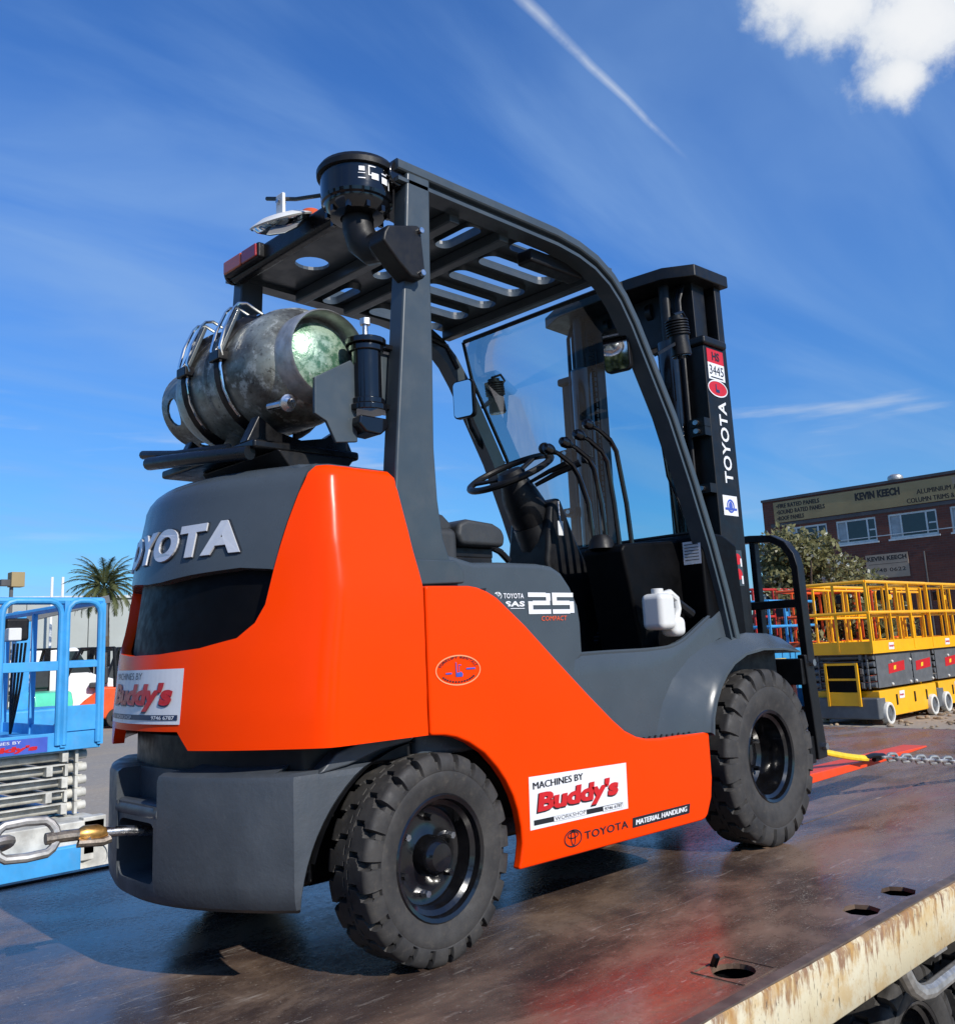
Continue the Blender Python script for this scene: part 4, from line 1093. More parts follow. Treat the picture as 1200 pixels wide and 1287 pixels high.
# strap bands with over-centre latches
TC = Vector((-.225, 0, 1.600)); TR = .176
for y in (-.13, .065):
    pts = [(TC.x + (TR + .006) * math.cos(R(a)), y, TC.z + (TR + .006) * math.sin(R(a))) for a in range(-70, 251, 10)]
    bd = fp(MB().tube(pts, .006, 6, sx=3.2), 'strap_band', 'black_paint')
    def pol(a, o, dy): return Vector((TC.x + (TR + o) * math.cos(R(a)), y + dy, TC.z + (TR + o) * math.sin(R(a))))
    for dy in (-.024, .024):
        MB().tube([pol(172, .014, dy), pol(165, .026, dy), pol(148, .036, dy), pol(130, .056, dy), pol(125, .060, dy), pol(119, .052, dy), pol(108, .012, dy)], .0048, 7).build('latch_wire', 'chrome', bd)
    for q in ((172, .014), (108, .012)): MB().tube([pol(q[0], q[1], -.024), pol(q[0], q[1], .024)], .0048, 7).build('latch_wire', 'chrome', bd)
    MB().bar(pol(168, .016, 0), pol(126, .046, 0), .040, .012, up=(-.6, 0, .8)).build('latch_lever', 'guard_grey', bd, bevel=.003)
    MB().box(pol(171, .012, 0), (.034, .056, .030)).build('latch_hook', 'black_paint', bd, bevel=.004)
    MB().tube([(TC.x + (TR + .010) * math.cos(R(a)), y - .01, TC.z + (TR + .010) * math.sin(R(a))) for a in (165, 180, 200, 215, 228)], .004, 6).build('latch_wire', 'chrome', bd)

# gas bottle: body, foot ring with green dished end, guard collar
gb = tag(empty('gas_bottle', (TC.x, 0, TC.z)), 'scuffed grey steel gas bottle lying strapped behind the overhead guard', 'gas bottle')
prof = [(.001, -.376), (.06, -.372), (.11, -.354), (.145, -.326), (.166, -.290), (.175, -.25), (.176, -.21), (.176, .11), (.172, .15), (.155, .19), (.12, .22), (.07, .238), (.001, .243)]
MB().lathe(prof, (0, 0, 0), (0, 1, 0), 56).build('body', 'worn_cylinder', gb, angle=50)
MB().lathe([(.118, -.341), (.121, -.404), (.125, -.411), (.130, -.404), (.133, -.328)], (0, 0, 0), (0, 1, 0), 48).build('foot_ring', 'galv', gb, angle=50)
MB().lathe([(.001, -.380), (.05, -.377), (.095, -.362), (.119, -.346)], (0, 0, 0), (0, 1, 0), 40).build('dished_end', 'green_bottle_end', gb, angle=60)
MB().lathe([(.1765, -.042), (.180, -.036), (.180, -.026), (.1765, -.020)], (0, 0, 0), (0, 1, 0), 48).build('weld_band', 'worn_cylinder', gb, angle=50)
mb = MB(); cr_ = .131; full = 2 * math.pi * .90
outl = [(full * i / 40, .200) for i in range(41)] + [(full * (40 - i) / 40, .335) for i in range(41)]
hh_ = [[(x0 + .36 * math.cos(t_), .268 + .036 * math.sin(t_)) for t_ in [2 * math.pi * q / 14 for q in range(14)]] for x0 in (.55, 2.15, 3.75, 5.15)]
mb.plate(outl, hh_, lambda u, v, t: ((cr_ - t) * math.cos(u - .3), v, (cr_ - t) * math.sin(u - .3)), .008)
mb.build('valve_collar', 'worn_cylinder', gb, angle=50)
MB().cyl((0, .235, 0), (0, .30, 0), .022, n=12).box((0, .30, 0), (.05, .03, .03)).build('valve', 'brass', gb, bevel=.003)

# --- windscreen between the front legs
def leg(z): return lerp(z, [.775, .955, 1.147, 1.385, 1.625, 1.835, 1.965, 2.055], [1.625, 1.58, 1.518, 1.425, 1.32, 1.20, 1.125, 1.06])
gl = MB()
zz = [1.19, 1.385, 1.625, 1.835, 1.965, 2.130]
_leg = leg
def leg(z): return _leg(z) + (.022 if z > 2.1 else 0)
gl.add([(leg(z) + .02, y, z) for z in zz for y in (-.435, .435)] + [(leg(z) + .026, y, z) for z in zz for y in (-.435, .435)],
       [(2 * i, 2 * i + 1, 2 * i + 3, 2 * i + 2) for i in range(5)])
ws = fp(gl, 'windscreen', 'windscreen_glass', angle=60)
for y in (-.437, .437): MB().tube([(leg(z) + .022, y, z) for z in zz], .009, 6).build('screen_seal', 'black_plastic', ws)
MB().tube([(leg(1.19) + .022, -.43, 1.19), (leg(1.19) + .022, .43, 1.19)], .010, 6).build('screen_seal', 'black_plastic', ws)
MB().tube([(leg(2.130) + .022, -.43, 2.130), (leg(2.130) + .022, .43, 2.130)], .010, 6).build('screen_seal', 'black_plastic', ws)
# wiper
wp = fp(MB().tube([(1.555, -.30, 1.20), (1.47, -.34, 1.45), (1.38, -.37, 1.70), (1.345, -.37, 1.78)], .007, 6), 'wiper_arm', 'black_plastic')
MB().bar((1.34, -.345, 1.79), (1.475, -.35, 1.45), .010, .022).build('wiper_blade', 'black_plastic', wp)
fp(MB().tube([(1.30, -.40, 1.82), (1.37, -.38, 1.62), (1.43, -.36, 1.42), (1.47, -.40, 1.25), (1.50, -.42, 1.18)], .006, 6), 'wiper_cable', 'black_plastic')

# --- mirrors and work lamps on the guard legs
def mirror(c, tilt, yaw):
    rot = Matrix.Rotation(yaw, 3, 'Z') @ Matrix.Rotation(R(tilt), 3, 'Y')
    mr = fp(MB().add([tuple(rot @ Vector(p) + Vector(c)) for p in MB().prism(rounded(-.055, .055, -.085, .085, .022), 'x', -.012, .014).v], MB().prism(rounded(-.055, .055, -.085, .085, .022), 'x', -.012, .014).f), 'side_mirror', 'black_plastic', bevel=.004)
    f_ = MB(); f_.add([tuple(rot @ Vector((-.0135, p[0], p[1])) + Vector(c)) for p in rounded(-.049, .049, -.079, .079, .018)], [tuple(range(24))])
    f_.build('mirror_face', 'mirror_glass', mr, smooth=False)
    return mr
mirror((1.065, .405, 1.853), -1.2, R(10)); mirror((1.085, -.415, 1.862), -3.0, R(10))
fp(MB().tube([(1.085, .41, 1.78), (1.12, .43, 1.74), (1.20, .46, 1.68), (1.28, .47, 1.63), (1.31, .475, 1.61)], .010, 8), 'mirror_stay', 'black_paint')
fp(MB().tube([(1.085, .41, 1.93), (1.12, .44, 1.95), (1.15, .46, 1.90)], .010, 8), 'mirror_stay', 'black_paint')
fp(MB().tube([(1.175, -.405, 1.955), (1.17, -.43, 1.99), (1.12, -.45, 2.0)], .010, 8), 'mirror_stay', 'black_paint')
fp(MB().tube([(1.36, .47, 1.62), (1.325, .505, 1.56), (1.37, .505, 1.44), (1.42, .47, 1.40)], .011, 8), 'grab_handle', 'black_paint')
def work_lamp(c):
    c = Vector(c); a = Vector((.12, 0, -1)).normalized()
    b_ = fp(MB().cyl(c + a * -.03, c + a * .075, .036, .040, 18), 'work_lamp', 'black_plastic', bevel=.004)
    for k in range(6): MB().cyl(c + a * (-.068 + k * .011), c + a * (-.063 + k * .011), .046, n=18).build('cooling_fin', 'black_plastic', b_)
    MB().cyl(c + a * -.085, c + a * -.03, .028, n=14).build('lamp_body', 'black_plastic', b_)
    MB().cyl(c + a * .0755, c + a * .079, .036, n=18).build('lamp_lens', 'lamp_glass', b_)
    MB().tube([c + Vector((-.02, 0, .09)), c + Vector((.04, 0, .115)), c + Vector((.065, 0, .09)), c + Vector((.03, 0, .055))], .006, 6).build('lamp_cable', 'black_paint', b_)
    return b_
work_lamp((1.345, .485, 1.925)); fp(MB().bar((1.345, .485, 1.93), (1.25, .475, 1.86), .025, .012), 'lamp_bracket', 'black_paint')
work_lamp((1.372, -.505, 1.945)); fp(MB().bar((1.372, -.505, 1.93), (1.25, -.475, 1.86), .025, .012), 'lamp_bracket', 'black_paint')

# --- mast
for s in (-1, 1):
    orl = cut(MB().bx(1.838, 2.004, s * .250, s * .331, .68, 2.06), [MB().bx(1.865, 1.977, s * .20, s * .312, .0, 2.2)], 'mast_outer_rail')
    orl = put('mast_outer_rail', orl, 'mast_black', FK, bevel=.005)
    irl = cut(MB().bx(1.872, 1.972, s * .215, s * .290, .70, 2.385), [MB().bx(1.890, 1.954, s * .17, s * .278, .0, 2.6)], 'mast_inner_rail')
    put('mast_inner_rail', irl, 'mast_black', FK, bevel=.004)
    fp(MB().bx(2.006, 2.06, s * .265, s * .318, .75, 2.38), 'mast_front_rail', 'mast_black', bevel=.006)
    fp(MB().bx(1.865, 1.935, s * .165, s * .262, .70, 2.20), 'mast_web', 'mast_black', bevel=.004)
    fp(MB().bx(1.82, 2.012, s * .245, s * .345, 2.058, 2.098), 'mast_lug', 'mast_black', bevel=.012)
    lc = fp(MB().cyl((1.805, s * .205, .50), (1.805, s * .205, 2.10), .044, n=20), 'lift_cylinder', 'black_gloss')
    MB().cyl((1.805, s * .205, 2.10), (1.805, s * .205, 2.37), .022, n=14).build('piston_rod', 'mast_black', lc)
    for k, dy in enumerate((.245, .262)):
        fp(MB().tube([(1.815 - .01 * k, s * dy, .5), (1.815 - .01 * k, s * dy, 1.6), (1.82 - .01 * k, s * dy, 2.28), (1.85, s * dy, 2.36)], .0085, 8), 'hydraulic_hose', 'black_plastic')
    mb = MB()
    for k in range(60): mb.box((1.850, s * .175, .75 + k * .026), (.010 if k % 2 else .016, .020, .020))
    fp(mb, 'lift_chain', 'mast_black')
    for z in (1.70, 1.662, 1.41): MB().cyl((1.79, s * .300, z), (1.775, s * .300, z), .011, n=8).build('bolt', 'steel', orl)
    for z in (1.70, 1.662, 1.41): MB().bx(1.79, 1.84, s * .27, s * .33, z - .02, z + .02).build('stay_lug', 'mast_black', orl)
pl = [(2.075, -.345), (1.815, -.337), (1.735, -.24), (1.715, -.10), (1.715, .10), (1.730, .26), (1.800, .372), (2.075, .385)]
top = fp(MB().prism(pl, 'z', 2.372, 2.430), 'mast_top_tie', 'mast_black', bevel=.006)
for z in (.75, 1.02): fp(MB().bx(1.795, 1.835, -.30, .30, z - .05, z + .05), 'mast_crossmember', 'mast_black', bevel=.006)
fp(MB().bx(1.875, 1.965, -.24, .24, 2.12, 2.37), 'inner_crossmember', 'mast_black', bevel=.006)
for y in (-.10, .10): fp(MB().cyl((1.895, y - .012, 2.30), (1.895, y + .012, 2.30), .045, n=24), 'chain_sheave', 'mast_black')
for s in (-1, 1): fp(MB().tube([(1.70, s * .30, .50), (1.50, s * .30, .62)], .035, 12), 'tilt_cylinder', 'black_gloss')
MAST = {'mast_outer_rail', 'mast_inner_rail', 'mast_front_rail', 'mast_web', 'mast_lug', 'lift_cylinder', 'hydraulic_hose', 'lift_chain', 'mast_top_tie', 'mast_crossmember', 'inner_crossmember', 'chain_sheave'}
# stickers on the right mast rail
rail_r = [o for o in FK.children if o.name.startswith('mast_outer_rail')][0]
def FM(d): return lambda x, z: (x, -d, z)
D = .3325
decal(flat(MB(), [(1.858, 1.982), (1.992, 1.982), (1.992, 2.046), (1.858, 2.046)], FM(D)), 'fleet_sticker', 'sticker_red', rail_r)
decal(flat(MB(), [(1.858, 1.905), (1.992, 1.905), (1.992, 1.982), (1.858, 1.982)], FM(D)), 'fleet_sticker', 'sticker_white', rail_r)
mb = MB(); lettering('HS', at_(FM(D + .001), 1.897, 1.995), .060, .040, mb=mb); lettering('3445', at_(FM(D + .001), 1.868, 1.928), .114, .043, mb=mb)
flat(mb, [(1.875, 1.913), (1.975, 1.913), (1.975, 1.918), (1.875, 1.918)], FM(D + .001)); decal(mb, 'sticker_print', 'sticker_black', rail_r)
mb = MB(); flat(mb, ell(1.922, 1.866, .076, .036), FM(D)); decal(mb, 'oval_badge', 'sticker_red', rail_r)
mb = MB(); ring2d(mb, 1.922, 1.866, .080, .039, .0055, FM(D + .0008)); decal(mb, 'badge_ring', 'sticker_white', rail_r)
mb = MB(); flat(mb, [(1.905, 1.848), (1.935, 1.848), (1.935, 1.862), (1.905, 1.862)], FM(D + .001)); flat(mb, [(1.905, 1.862), (1.912, 1.862), (1.912, 1.886), (1.905, 1.886)], FM(D + .001)); decal(mb, 'badge_picture', 'sticker_navy', rail_r)
mb = MB(); lettering('TOYOTA', lambda a, b: FM(D)(1.978 - b, 1.440 + a), .372, .066, mb=mb); decal(mb, 'mast_lettering', 'sticker_white', rail_r)
decal(flat(MB(), [(1.876, 1.296), (1.992, 1.296), (1.992, 1.384), (1.876, 1.384)], FM(D)), 'safety_sticker', 'sticker_white', rail_r)
mb = MB(); ring2d(mb, 1.934, 1.338, .030, .030, .008, FM(D + .001)); flat(mb, ell(1.934, 1.338, .015, .02, 12), FM(D + .001)); flat(mb, [(1.888, 1.320), (1.982, 1.320), (1.982, 1.330), (1.888, 1.330)], FM(D + .0012)); decal(mb, 'sticker_print', 'sticker_blue', rail_r)
decal(flat(MB(), [(1.905, .992), (1.985, .992), (1.985, 1.146), (1.905, 1.146)], FM(D)), 'warning_sticker', 'guard_grey', rail_r)
mb = MB()
for z in (1.02, 1.085): flat(mb, ell(1.948, z + .022, .026, .024, 16), FM(D + .001))
decal(mb, 'warning_sign', 'sticker_red', rail_r)
mb = MB(); flat(mb, [(1.966, 1.0), (1.978, 1.0), (1.978, 1.035), (1.966, 1.035)], FM(D + .0014)); flat(mb, [(1.966, 1.075), (1.978, 1.075), (1.978, 1.11), (1.966, 1.11)], FM(D + .0014)); decal(mb, 'warning_sign', 'sticker_white', rail_r)

# the mast as measured: a little wider and further back than first set out
for o in list(FK.children):
    if o.name.split('.')[0] in MAST:
        for q in [o] + list(o.children):
            for v in q.data.vertices: v.co = (-1.682 + (v.co.x + 1.682) * .967, v.co.y * 1.208, .784 + (v.co.z - .784) * .967)
# --- carriage, load backrest and forks
for z in (.30, .62): fp(MB().bx(2.09, 2.135, -.50, .50, z - .055, z + .055), 'carriage_bar', 'mast_black', bevel=.006)
for s in (-1, 1):
    fp(MB().bx(1.94, 2.09, s * .15, s * .20, .22, .75), 'carriage_plate', 'mast_black', bevel=.005)
    cp = fp(MB().prism([(2.105, .69), (2.175, .69), (2.215, .30), (2.215, .262), (2.135, .258), (2.135, .30)], 'y', s * .475, s * .512), 'carriage_side', 'mast_black', bevel=.006)
    for x, z in ((2.150, .655), (2.182, .308)): MB().cyl((x, s * .512, z), (x, s * .530, z), .015, n=8).build('bolt', 'steel', cp)
hw = .500
arch = [(2.155, -hw, .66), (2.150, -hw, .90), (2.148, -hw, 1.06), (2.148, -hw + .012, 1.115), (2.147, -hw + .045, 1.165), (2.147, -hw + .10, 1.196), (2.147, -hw + .2, 1.205), (2.147, 0, 1.205)]
arch = arch + [(x, -y, z) for x, y, z in reversed(arch[:-1])]
mb = MB()
vs = []; fs = []
for i, p in enumerate(arch):
    a = Vector(arch[max(0, i - 1)]); b_ = Vector(arch[min(len(arch) - 1, i + 1)]); t = (b_ - a).normalized(); nr = Vector((1, 0, 0)).cross(t).normalized()
    for dx, dn in ((-.030, -.016), (.030, -.016), (.030, .016), (-.030, .016)): vs.append(tuple(Vector(p) + Vector((dx, 0, 0)) + nr * dn))
for i in range(len(arch) - 1):
    for k in range(4): fs.append((i * 4 + k, i * 4 + (k + 1) % 4, (i + 1) * 4 + (k + 1) % 4, (i + 1) * 4 + k))
mb.add(vs, fs); fp(mb, 'backrest_frame', 'mast_black', bevel=.004)
for y in (-.305, -.10, .10, .305): fp(MB().bx(2.125, 2.165, y - .014, y + .014, .66, 1.198), 'backrest_bar', 'mast_black', bevel=.004)
fp(MB().bx(2.120, 2.170, -.49, .49, .890, .925), 'backrest_bar', 'mast_black', bevel=.004)
for y in (-.36, .30):
    fk_ = [(2.14, .66), (2.18, .66), (2.185, .22), (2.22, .185), (3.50, .172), (3.50, .163), (2.9, .150), (2.20, .145), (2.145, .19)]
    fp(MB().prism(fk_, 'y', y - .062, y + .062), 'fork', 'fork_orange', bevel=.006)

# ================================================================== tie-down gear
def link_ring(c, d, up, L, W, r):
    d = Vector(d).normalized(); u = (Vector(up) - d * Vector(up).dot(d)).normalized(); pts = []
    for i in range(16):
        a = 2 * math.pi * i / 16; x = math.cos(a); y = math.sin(a)
        pts.append(Vector(c) + d * ((L / 2 - W / 2) * (1 if x > 0 else -1) * min(1, abs(x) * 3) + W / 2 * x) + u * W / 2 * y)
    return pts
# rear tow chain: shackle in the hitch pocket, long bar, joined round links
ch = tag(empty('tow_chain', (-.62, 0, .30)), 'heavy steel tow chain with rusty clevis hooked into the forklift counterweight', 'chain')
def cp_(mb, name, mat, **k): mb.shift((.62, 0, -.30)); return mb.build(name, mat, ch, **k)
cp_(MB().tube([(-.50, -.01, .352), (-.60, 0, .368), (-.66, .004, .372)], .013, 12), 'shank', 'steel')
cp_(MB().tube([(-.640, .004, .368), (-.668, .005, .373), (-.70, .005, .375), (-.715, .005, .376)], [.013, .021, .021, .013], 14), 'collar', 'brass')
cp_(MB().tube([(-.690, -.010, .362), (-.72, -.012, .358), (-.66, -.014, .352), (-.64, -.012, .356)], .010, 8), 'clevis_pin', 'rusty_chain')
cp_(MB().tube([(-.705, .005, .376), (-.75, .006, .378), (-.79, .008, .378)], .014, 10), 'shank', 'rusty_chain')
loop = [(-.755, .008, .382), (-.785, .008, .420), (-.83, .01, .432), (-.875, .012, .422), (-.915, .014, .395), (-.935, .014, .375), (-.905, .014, .358), (-.86, .012, .335), (-.81, .01, .333), (-.77, .008, .350)]
def smooth_loop(P, closed=True, n=4):
    out = []; m = len(P); P = [Vector(p) for p in P]
    for i in range(m if closed else m - 1):
        p0, p1, p2, p3 = (P[(i - 1) % m], P[i], P[(i + 1) % m], P[(i + 2) % m]) if closed else (P[max(i - 1, 0)], P[i], P[i + 1], P[min(i + 2, m - 1)])
        for k in range(n):
            t = k / n; out.append(.5 * ((2 * p1) + (p2 - p0) * t + (2 * p0 - 5 * p1 + 4 * p2 - p3) * t * t + (3 * p1 - p0 - 3 * p2 + p3) * t ** 3))
    if not closed: out.append(P[-1])
    return out
cp_(MB().tube(link_ring((-.835, .010, .384), (-1, 0, .02), (0, .25, 1), .145, .082, .012), .0112, 10, closed=True), 'chain_link', 'galv')
for k in range(9):
    c = Vector((-.935 - .100 * k, .016 + .004 * k, .378 - .006 * k)); up = (0, .3, 1) if k % 2 else (0, 1, -.45)
    cp_(MB().tube(link_ring(c, (-1, .05, -.09), up, .135, .076, .011), .0112, 8, closed=True), 'chain_link', 'galv')
# front: yellow sling, hook, chain running out along the deck
yl = tag(empty('yellow_sling', (2.6, -.40, 0)), 'yellow tie-down sling with dark hook lying over the orange fork', 'sling')
def yp(mb, name, mat, **k): mb.shift((-2.6, .40, 0)); return mb.build(name, mat, yl, **k)
yp(MB().tube(smooth_loop([(2.20, -.42, .30), (2.36, -.425, .262), (2.55, -.44, .222), (2.70, -.455, .198)], False), .016, 8, sx=.7), 'webbing', 'strap_yellow')
yp(MB().tube(smooth_loop([(2.69, -.455, .200), (2.75, -.462, .205), (2.80, -.47, .200), (2.84, -.475, .195), (2.82, -.462, .186), (2.77, -.458, .186)], False), .012, 8), 'hook', 'black_paint')
fc = tag(empty('tie_down_chain', (3.4, -.55, 0)), 'bright steel tie-down chain stretched over the deck in front of the forklift', 'chain')
A, B = Vector((2.82, -.472, .193)), Vector((5.0, -1.09, .035)); n_ = 46
for k in range(n_):
    t = (k + .5) / n_; p = A.lerp(B, t); p.z -= .05 * math.sin(t * math.pi); d_ = (B - A).normalized()
    mb = MB().tube(link_ring(p - Vector((3.4, -.55, 0)), d_, (0, 0, 1) if k % 2 else (.26, .96, 0), .066, .034, .007), .0075, 6, closed=True); mb.build('chain_link', 'galv', fc)

# ================================================================== yard machines
pm('lift_yellow', (0.88, 0.42, 0.006), 0.38, coat=.2, var=.06, scale=3, dust=.05)
pm('lift_blue', (0.045, 0.30, 0.62), 0.45, var=.12, scale=5, dust=.10)
pm('lift_orange', (0.75, 0.09, 0.015), 0.42, var=.1, scale=4, dust=.06)
pm('lift_red', (0.42, 0.025, 0.02), 0.42, var=.12, scale=4, dust=.06)
pm('arm_grey', (0.10, 0.105, 0.11), 0.45, var=.15, scale=6, dust=.06)
pm('arm_white', (0.50, 0.49, 0.44), 0.55, var=.25, scale=7, dust=.45)
pm('tyre_white', (0.62, 0.60, 0.54), 0.7, var=.12, scale=20, dust=.2)
pm('mint_paint', (0.10, 0.58, 0.36), 0.4, coat=.2, var=.06)
pm('red_paint', (0.55, 0.02, 0.03), 0.4, coat=.2, var=.06)
pm('dark_glass', (0.012, 0.016, 0.02), 0.08, coat=.5, var=.2)

def scissor_lift(loc, rz, body, arm, label, L=2.7, W=1.2, zc=0.93, zp=1.207, zt=1.47, zr=2.45, toe=.22, tyre='tyre_white', group=None, arched=False, xposts=(0, .33, .67, 1), detail=True, stack=5, gate=False):
    """local x runs along the machine, y across, z from the ground; the end at x = 0 has the ladder"""
    o = tag(empty('scissor_lift', loc, rz), label, 'lift', group)
    P = lambda mb, n, m, par=None, **k: mb.build(n, m, par or o, **k)
    # chassis
    P(MB().bx(.10, L - .06, .03, W - .03, .12, zc * .62), 'chassis', body, bevel=.02)
    P(MB().bx(-.02, .30, .02, W - .02, .10, zc * .50), 'bumper', 'arm_grey', bevel=.03)
    for x in (.32, L - .38):
        for y, s in ((.02, -1), (W - .02, 1)):
            w = empty('wheel', (x, y, .19)); w.parent = o
            MB().lathe([(.14, -.055), (.165, -.06), (.185, -.05), (.19, -.03), (.19, .03), (.185, .05), (.165, .06), (.14, .055)], (0, 0, 0), (0, 1, 0), 28, close=True).build('tyre', tyre, w)
            MB().lathe([(.001, s * .03), (.05, s * .045), (.09, s * .03), (.135, s * .02), (.158, s * .058)], (0, 0, 0), (0, 1, 0), 28).build('rim', 'arm_grey', w)
    # stacked scissor arms
    hz = (zp - zc * .66) / stack
    for k in range(stack):
        z = zc * .66 + hz * (k + .5)
        for y in (.10, W - .10):
            P(MB().bx(.12, L - .12, y - .03, y + .03, z - hz * .40, z + hz * .40), 'scissor_arm', arm, bevel=.008)
        P(MB().cyl((.10, .06, z), (.10, W - .06, z), hz * .36, n=14), 'cross_tube', arm)
        P(MB().cyl((L - .10, .06, z), (L - .10, W - .06, z), hz * .36, n=14), 'cross_tube', arm)
        for y in (.16, .24, W - .16): P(MB().bx(.02, .06, y - .012, y + .012, z - hz * .5, z + hz * .42), 'pivot_plate', arm)
        P(MB().bx(.0, .05, .26, W - .2, z + hz * .36, z + hz * .46), 'pivot_bar', arm)
        P(MB().box((.04, .26 + .12 * (k % 2), z), (.09, .05, hz * .8)), 'pivot_box', arm, bevel=.006)
    # platform
    P(MB().bx(-.04, L, 0, W, zp, zp + .06), 'platform', body, bevel=.008)
    for a in ((-.04, L, -.004, .018), (-.04, L, W - .018, W + .004)): P(MB().bx(a[0], a[1], a[2], a[3], zp + .003, zp + toe), 'toe_board', body, bevel=.004)
    for a in ((-.044, -.02), (L - .02, L + .004)): P(MB().bx(a[0], a[1], .02, W - .02, zp + .004, zp + toe - .003), 'toe_board', body, bevel=.004)
    r = .030
    def tube(p, name='rail_tube'): P(MB().tube(p, r, 8), name, body)
    zm = zp + (zr - zp) * .57
    for y in (.01, W - .01):
        tube([(-.03, y, zr), (L - .01, y, zr)], 'top_rail'); tube([(-.03, y, zm), (L - .01, y, zm)], 'mid_rail')
        for t in xposts: P(MB().bx(-.03 + t * (L + .02) - .018, -.03 + t * (L + .02) + .018, y - .022, y + .022, zp + .04, zr), 'post', body)
    for x in (-.03, L - .01):
        tube([(x, .01, zm), (x, W - .01, zm)], 'mid_rail')
        tube([(x, .01, zr), (x, W - .01, zr)], 'top_rail')
        if not arched: P(MB().bx(x - .018, x + .018, W / 2 - .018, W / 2 + .018, zp + .04, zr), 'post', body)
    if arched:
        def hoop(y0, y1, x, m):
            q = .10; h = [(x, y0, zp + .05), (x, y0, zr - q)] + [(x, y0 + q * (1 - math.cos(R(a))), zr - q + q * math.sin(R(a))) for a in (30, 60, 90)] + [(x, y1 - q * (1 - math.cos(R(a))), zr - q + q * math.sin(R(a))) for a in (90, 60, 30)] + [(x, y1, zr - q), (x, y1, zp + .05)]
            P(MB().tube(h, .026, 10), 'gate_hoop', m)
        hoop(.025, .30, -.05, body); hoop(.345, .80, -.045, body); hoop(.83, W - .02, -.05, body)
        P(MB().bx(-.06, -.035, .35, .80, zm - .045, zm + .03), 'gate_rail', body, bevel=.004)
        P(MB().bx(-.06, -.035, .03, .30, zm - .03, zm + .02), 'gate_rail', body, bevel=.004)
        P(MB().bx(-.062, -.038, .285, .325, zp + .03, zr), 'gate_post', body); P(MB().bx(-.062, -.038, -.015, .03, zp + .03, zr - .02), 'gate_post', body)
        P(MB().bx(-.058, -.04, .02, .30, zp + toe, zp + toe + .20), 'gate_plate', body, bevel=.004)
    if detail:      # roll-out deck: a second set of rails inside the first
        for y in (.09, W - .09):
            P(MB().tube([(.25, y, zr - .07), (L - .10, y, zr - .07)], .022, 8), 'inner_rail', body); P(MB().tube([(.25, y, zm - .06), (L - .10, y, zm - .06)], .022, 8), 'inner_rail', body)
            for x in (.25, .85, 1.45, 2.05, L - .10): P(MB().bx(x - .018, x + .018, y - .018, y + .018, zp + .06, zr - .07), 'inner_post', body)
        P(MB().bx(.25, L - .10, .08, .10, zp + .06, zp + .20), 'inner_toe_board', body)
    # control box
    P(MB().box((L * .42 if not arched else .18, W * .15 if not arched else .64, zr - .22), (.22, .18, .18)), 'control_box', 'black_plastic', bevel=.02)
    P(MB().box((L * .42 + .02 if not arched else .06, W * .10 if not arched else .68, zr - .26), (.12, .10, .10)), 'control_panel', body if not arched else 'white_plastic', bevel=.01)
    for k in range(4): P(MB().tube(smooth_loop([(L * .45 + .1 * k, W * .2, zr - .3), (L * .46 + .08 * k, W * .22, zp + .5), (L * .5, W * .25, zp + .1)], False), .012, 6), 'control_cable', 'black_paint')
    if detail:
        # ladder
        ld = P(MB().bx(-.06, -.02, .30, .345, .32, 1.06), 'ladder', body, bevel=.004); MB().bx(-.06, -.02, .86, .905, .32, 1.06).build('ladder_stile', body, ld, bevel=.004)
        for z in (.78, 1.04): MB().bx(-.055, -.02, .345, .86, z - .018, z + .018).build('ladder_rung', body, ld)
        P(MB().bx(-.05, -.01, .345, .86, .33, .56), 'ladder_plate', body, bevel=.004); P(MB().bx(-.035, -.008, .345, .86, .565, 1.02), 'tread_box', 'cabin_black')
        for k, x in enumerate((.75, 1.55, 2.1)): P(MB().bx(x, x + .05, .016, .03, .30, .48), 'latch', 'black_paint')
    return o

def banner(parent, x, z, w, h, sh, mat, y=-.002):
    return decal(MB().add([(x, y, z), (x + w, y, z + sh), (x + w + .02, y, z + h + sh), (x + .02, y, z + h)], [(0, 1, 2, 3)]), 'banner', mat, parent)
YG = 'yellow scissor lifts in a row'
y1 = scissor_lift((14.60, 4.60, GZ), 0, 'lift_yellow', 'arm_grey', 'front yellow scissor lift with ladder end nearest the forklift mast', group=YG)
y2 = scissor_lift((17.36, 4.63, GZ), 0, 'lift_yellow', 'arm_grey', 'second yellow scissor lift, parked end to end behind the front yellow one', group=YG)
for yy in (y1, y2):
    yy_s = yy
    for z in (.745,):
        p = MB().bx(.16, 1.66, .05, .066, .62, 1.17).build('arm_cover', 'arm_grey', yy, bevel=.006)
    p2 = MB().bx(1.72, 2.62, .05, .066, .62, 1.16).build('arm_cover', 'arm_grey', yy, bevel=.006)
    banner(p, .62, .84, .70, .17, .04, 'sticker_red', .046); banner(p, .84, .90, .10, .07, .01, 'strap_yellow', .044)
    banner(p2, 1.84, .84, .70, .17, .04, 'sticker_red', .046); banner(p2, 2.08, .90, .10, .07, .01, 'strap_yellow', .044)
    banner(yy, .62, 1.262, .26, .12, 0, 'sticker_white', -.008); banner(yy, .90, .40, .22, .13, 0, 'sticker_white', .026)
    m_ = MB(); lettering("Buddy's", lambda a, b: (.645 + a, -.010, 1.295 + b), .2, .05, .2, mb=m_); lettering("Buddy's", lambda a, b: (.92 + a, .024, .435 + b), .17, .045, .2, mb=m_); decal(m_, 'sticker_script', 'sticker_red', yy)
    for x in (.72, .80, 1.52, 1.60, 1.78, 2.56): MB().ball((x, .045, .66 if x not in (.80, 1.6) else 1.05), .028, 6).build('guide_roller', 'tyre_white', yy)
scissor_lift((17.2, 6.45, GZ), R(4), 'lift_orange', 'arm_grey', 'orange scissor lift behind the yellow ladder end', zr=2.50, detail=False, L=2.3)
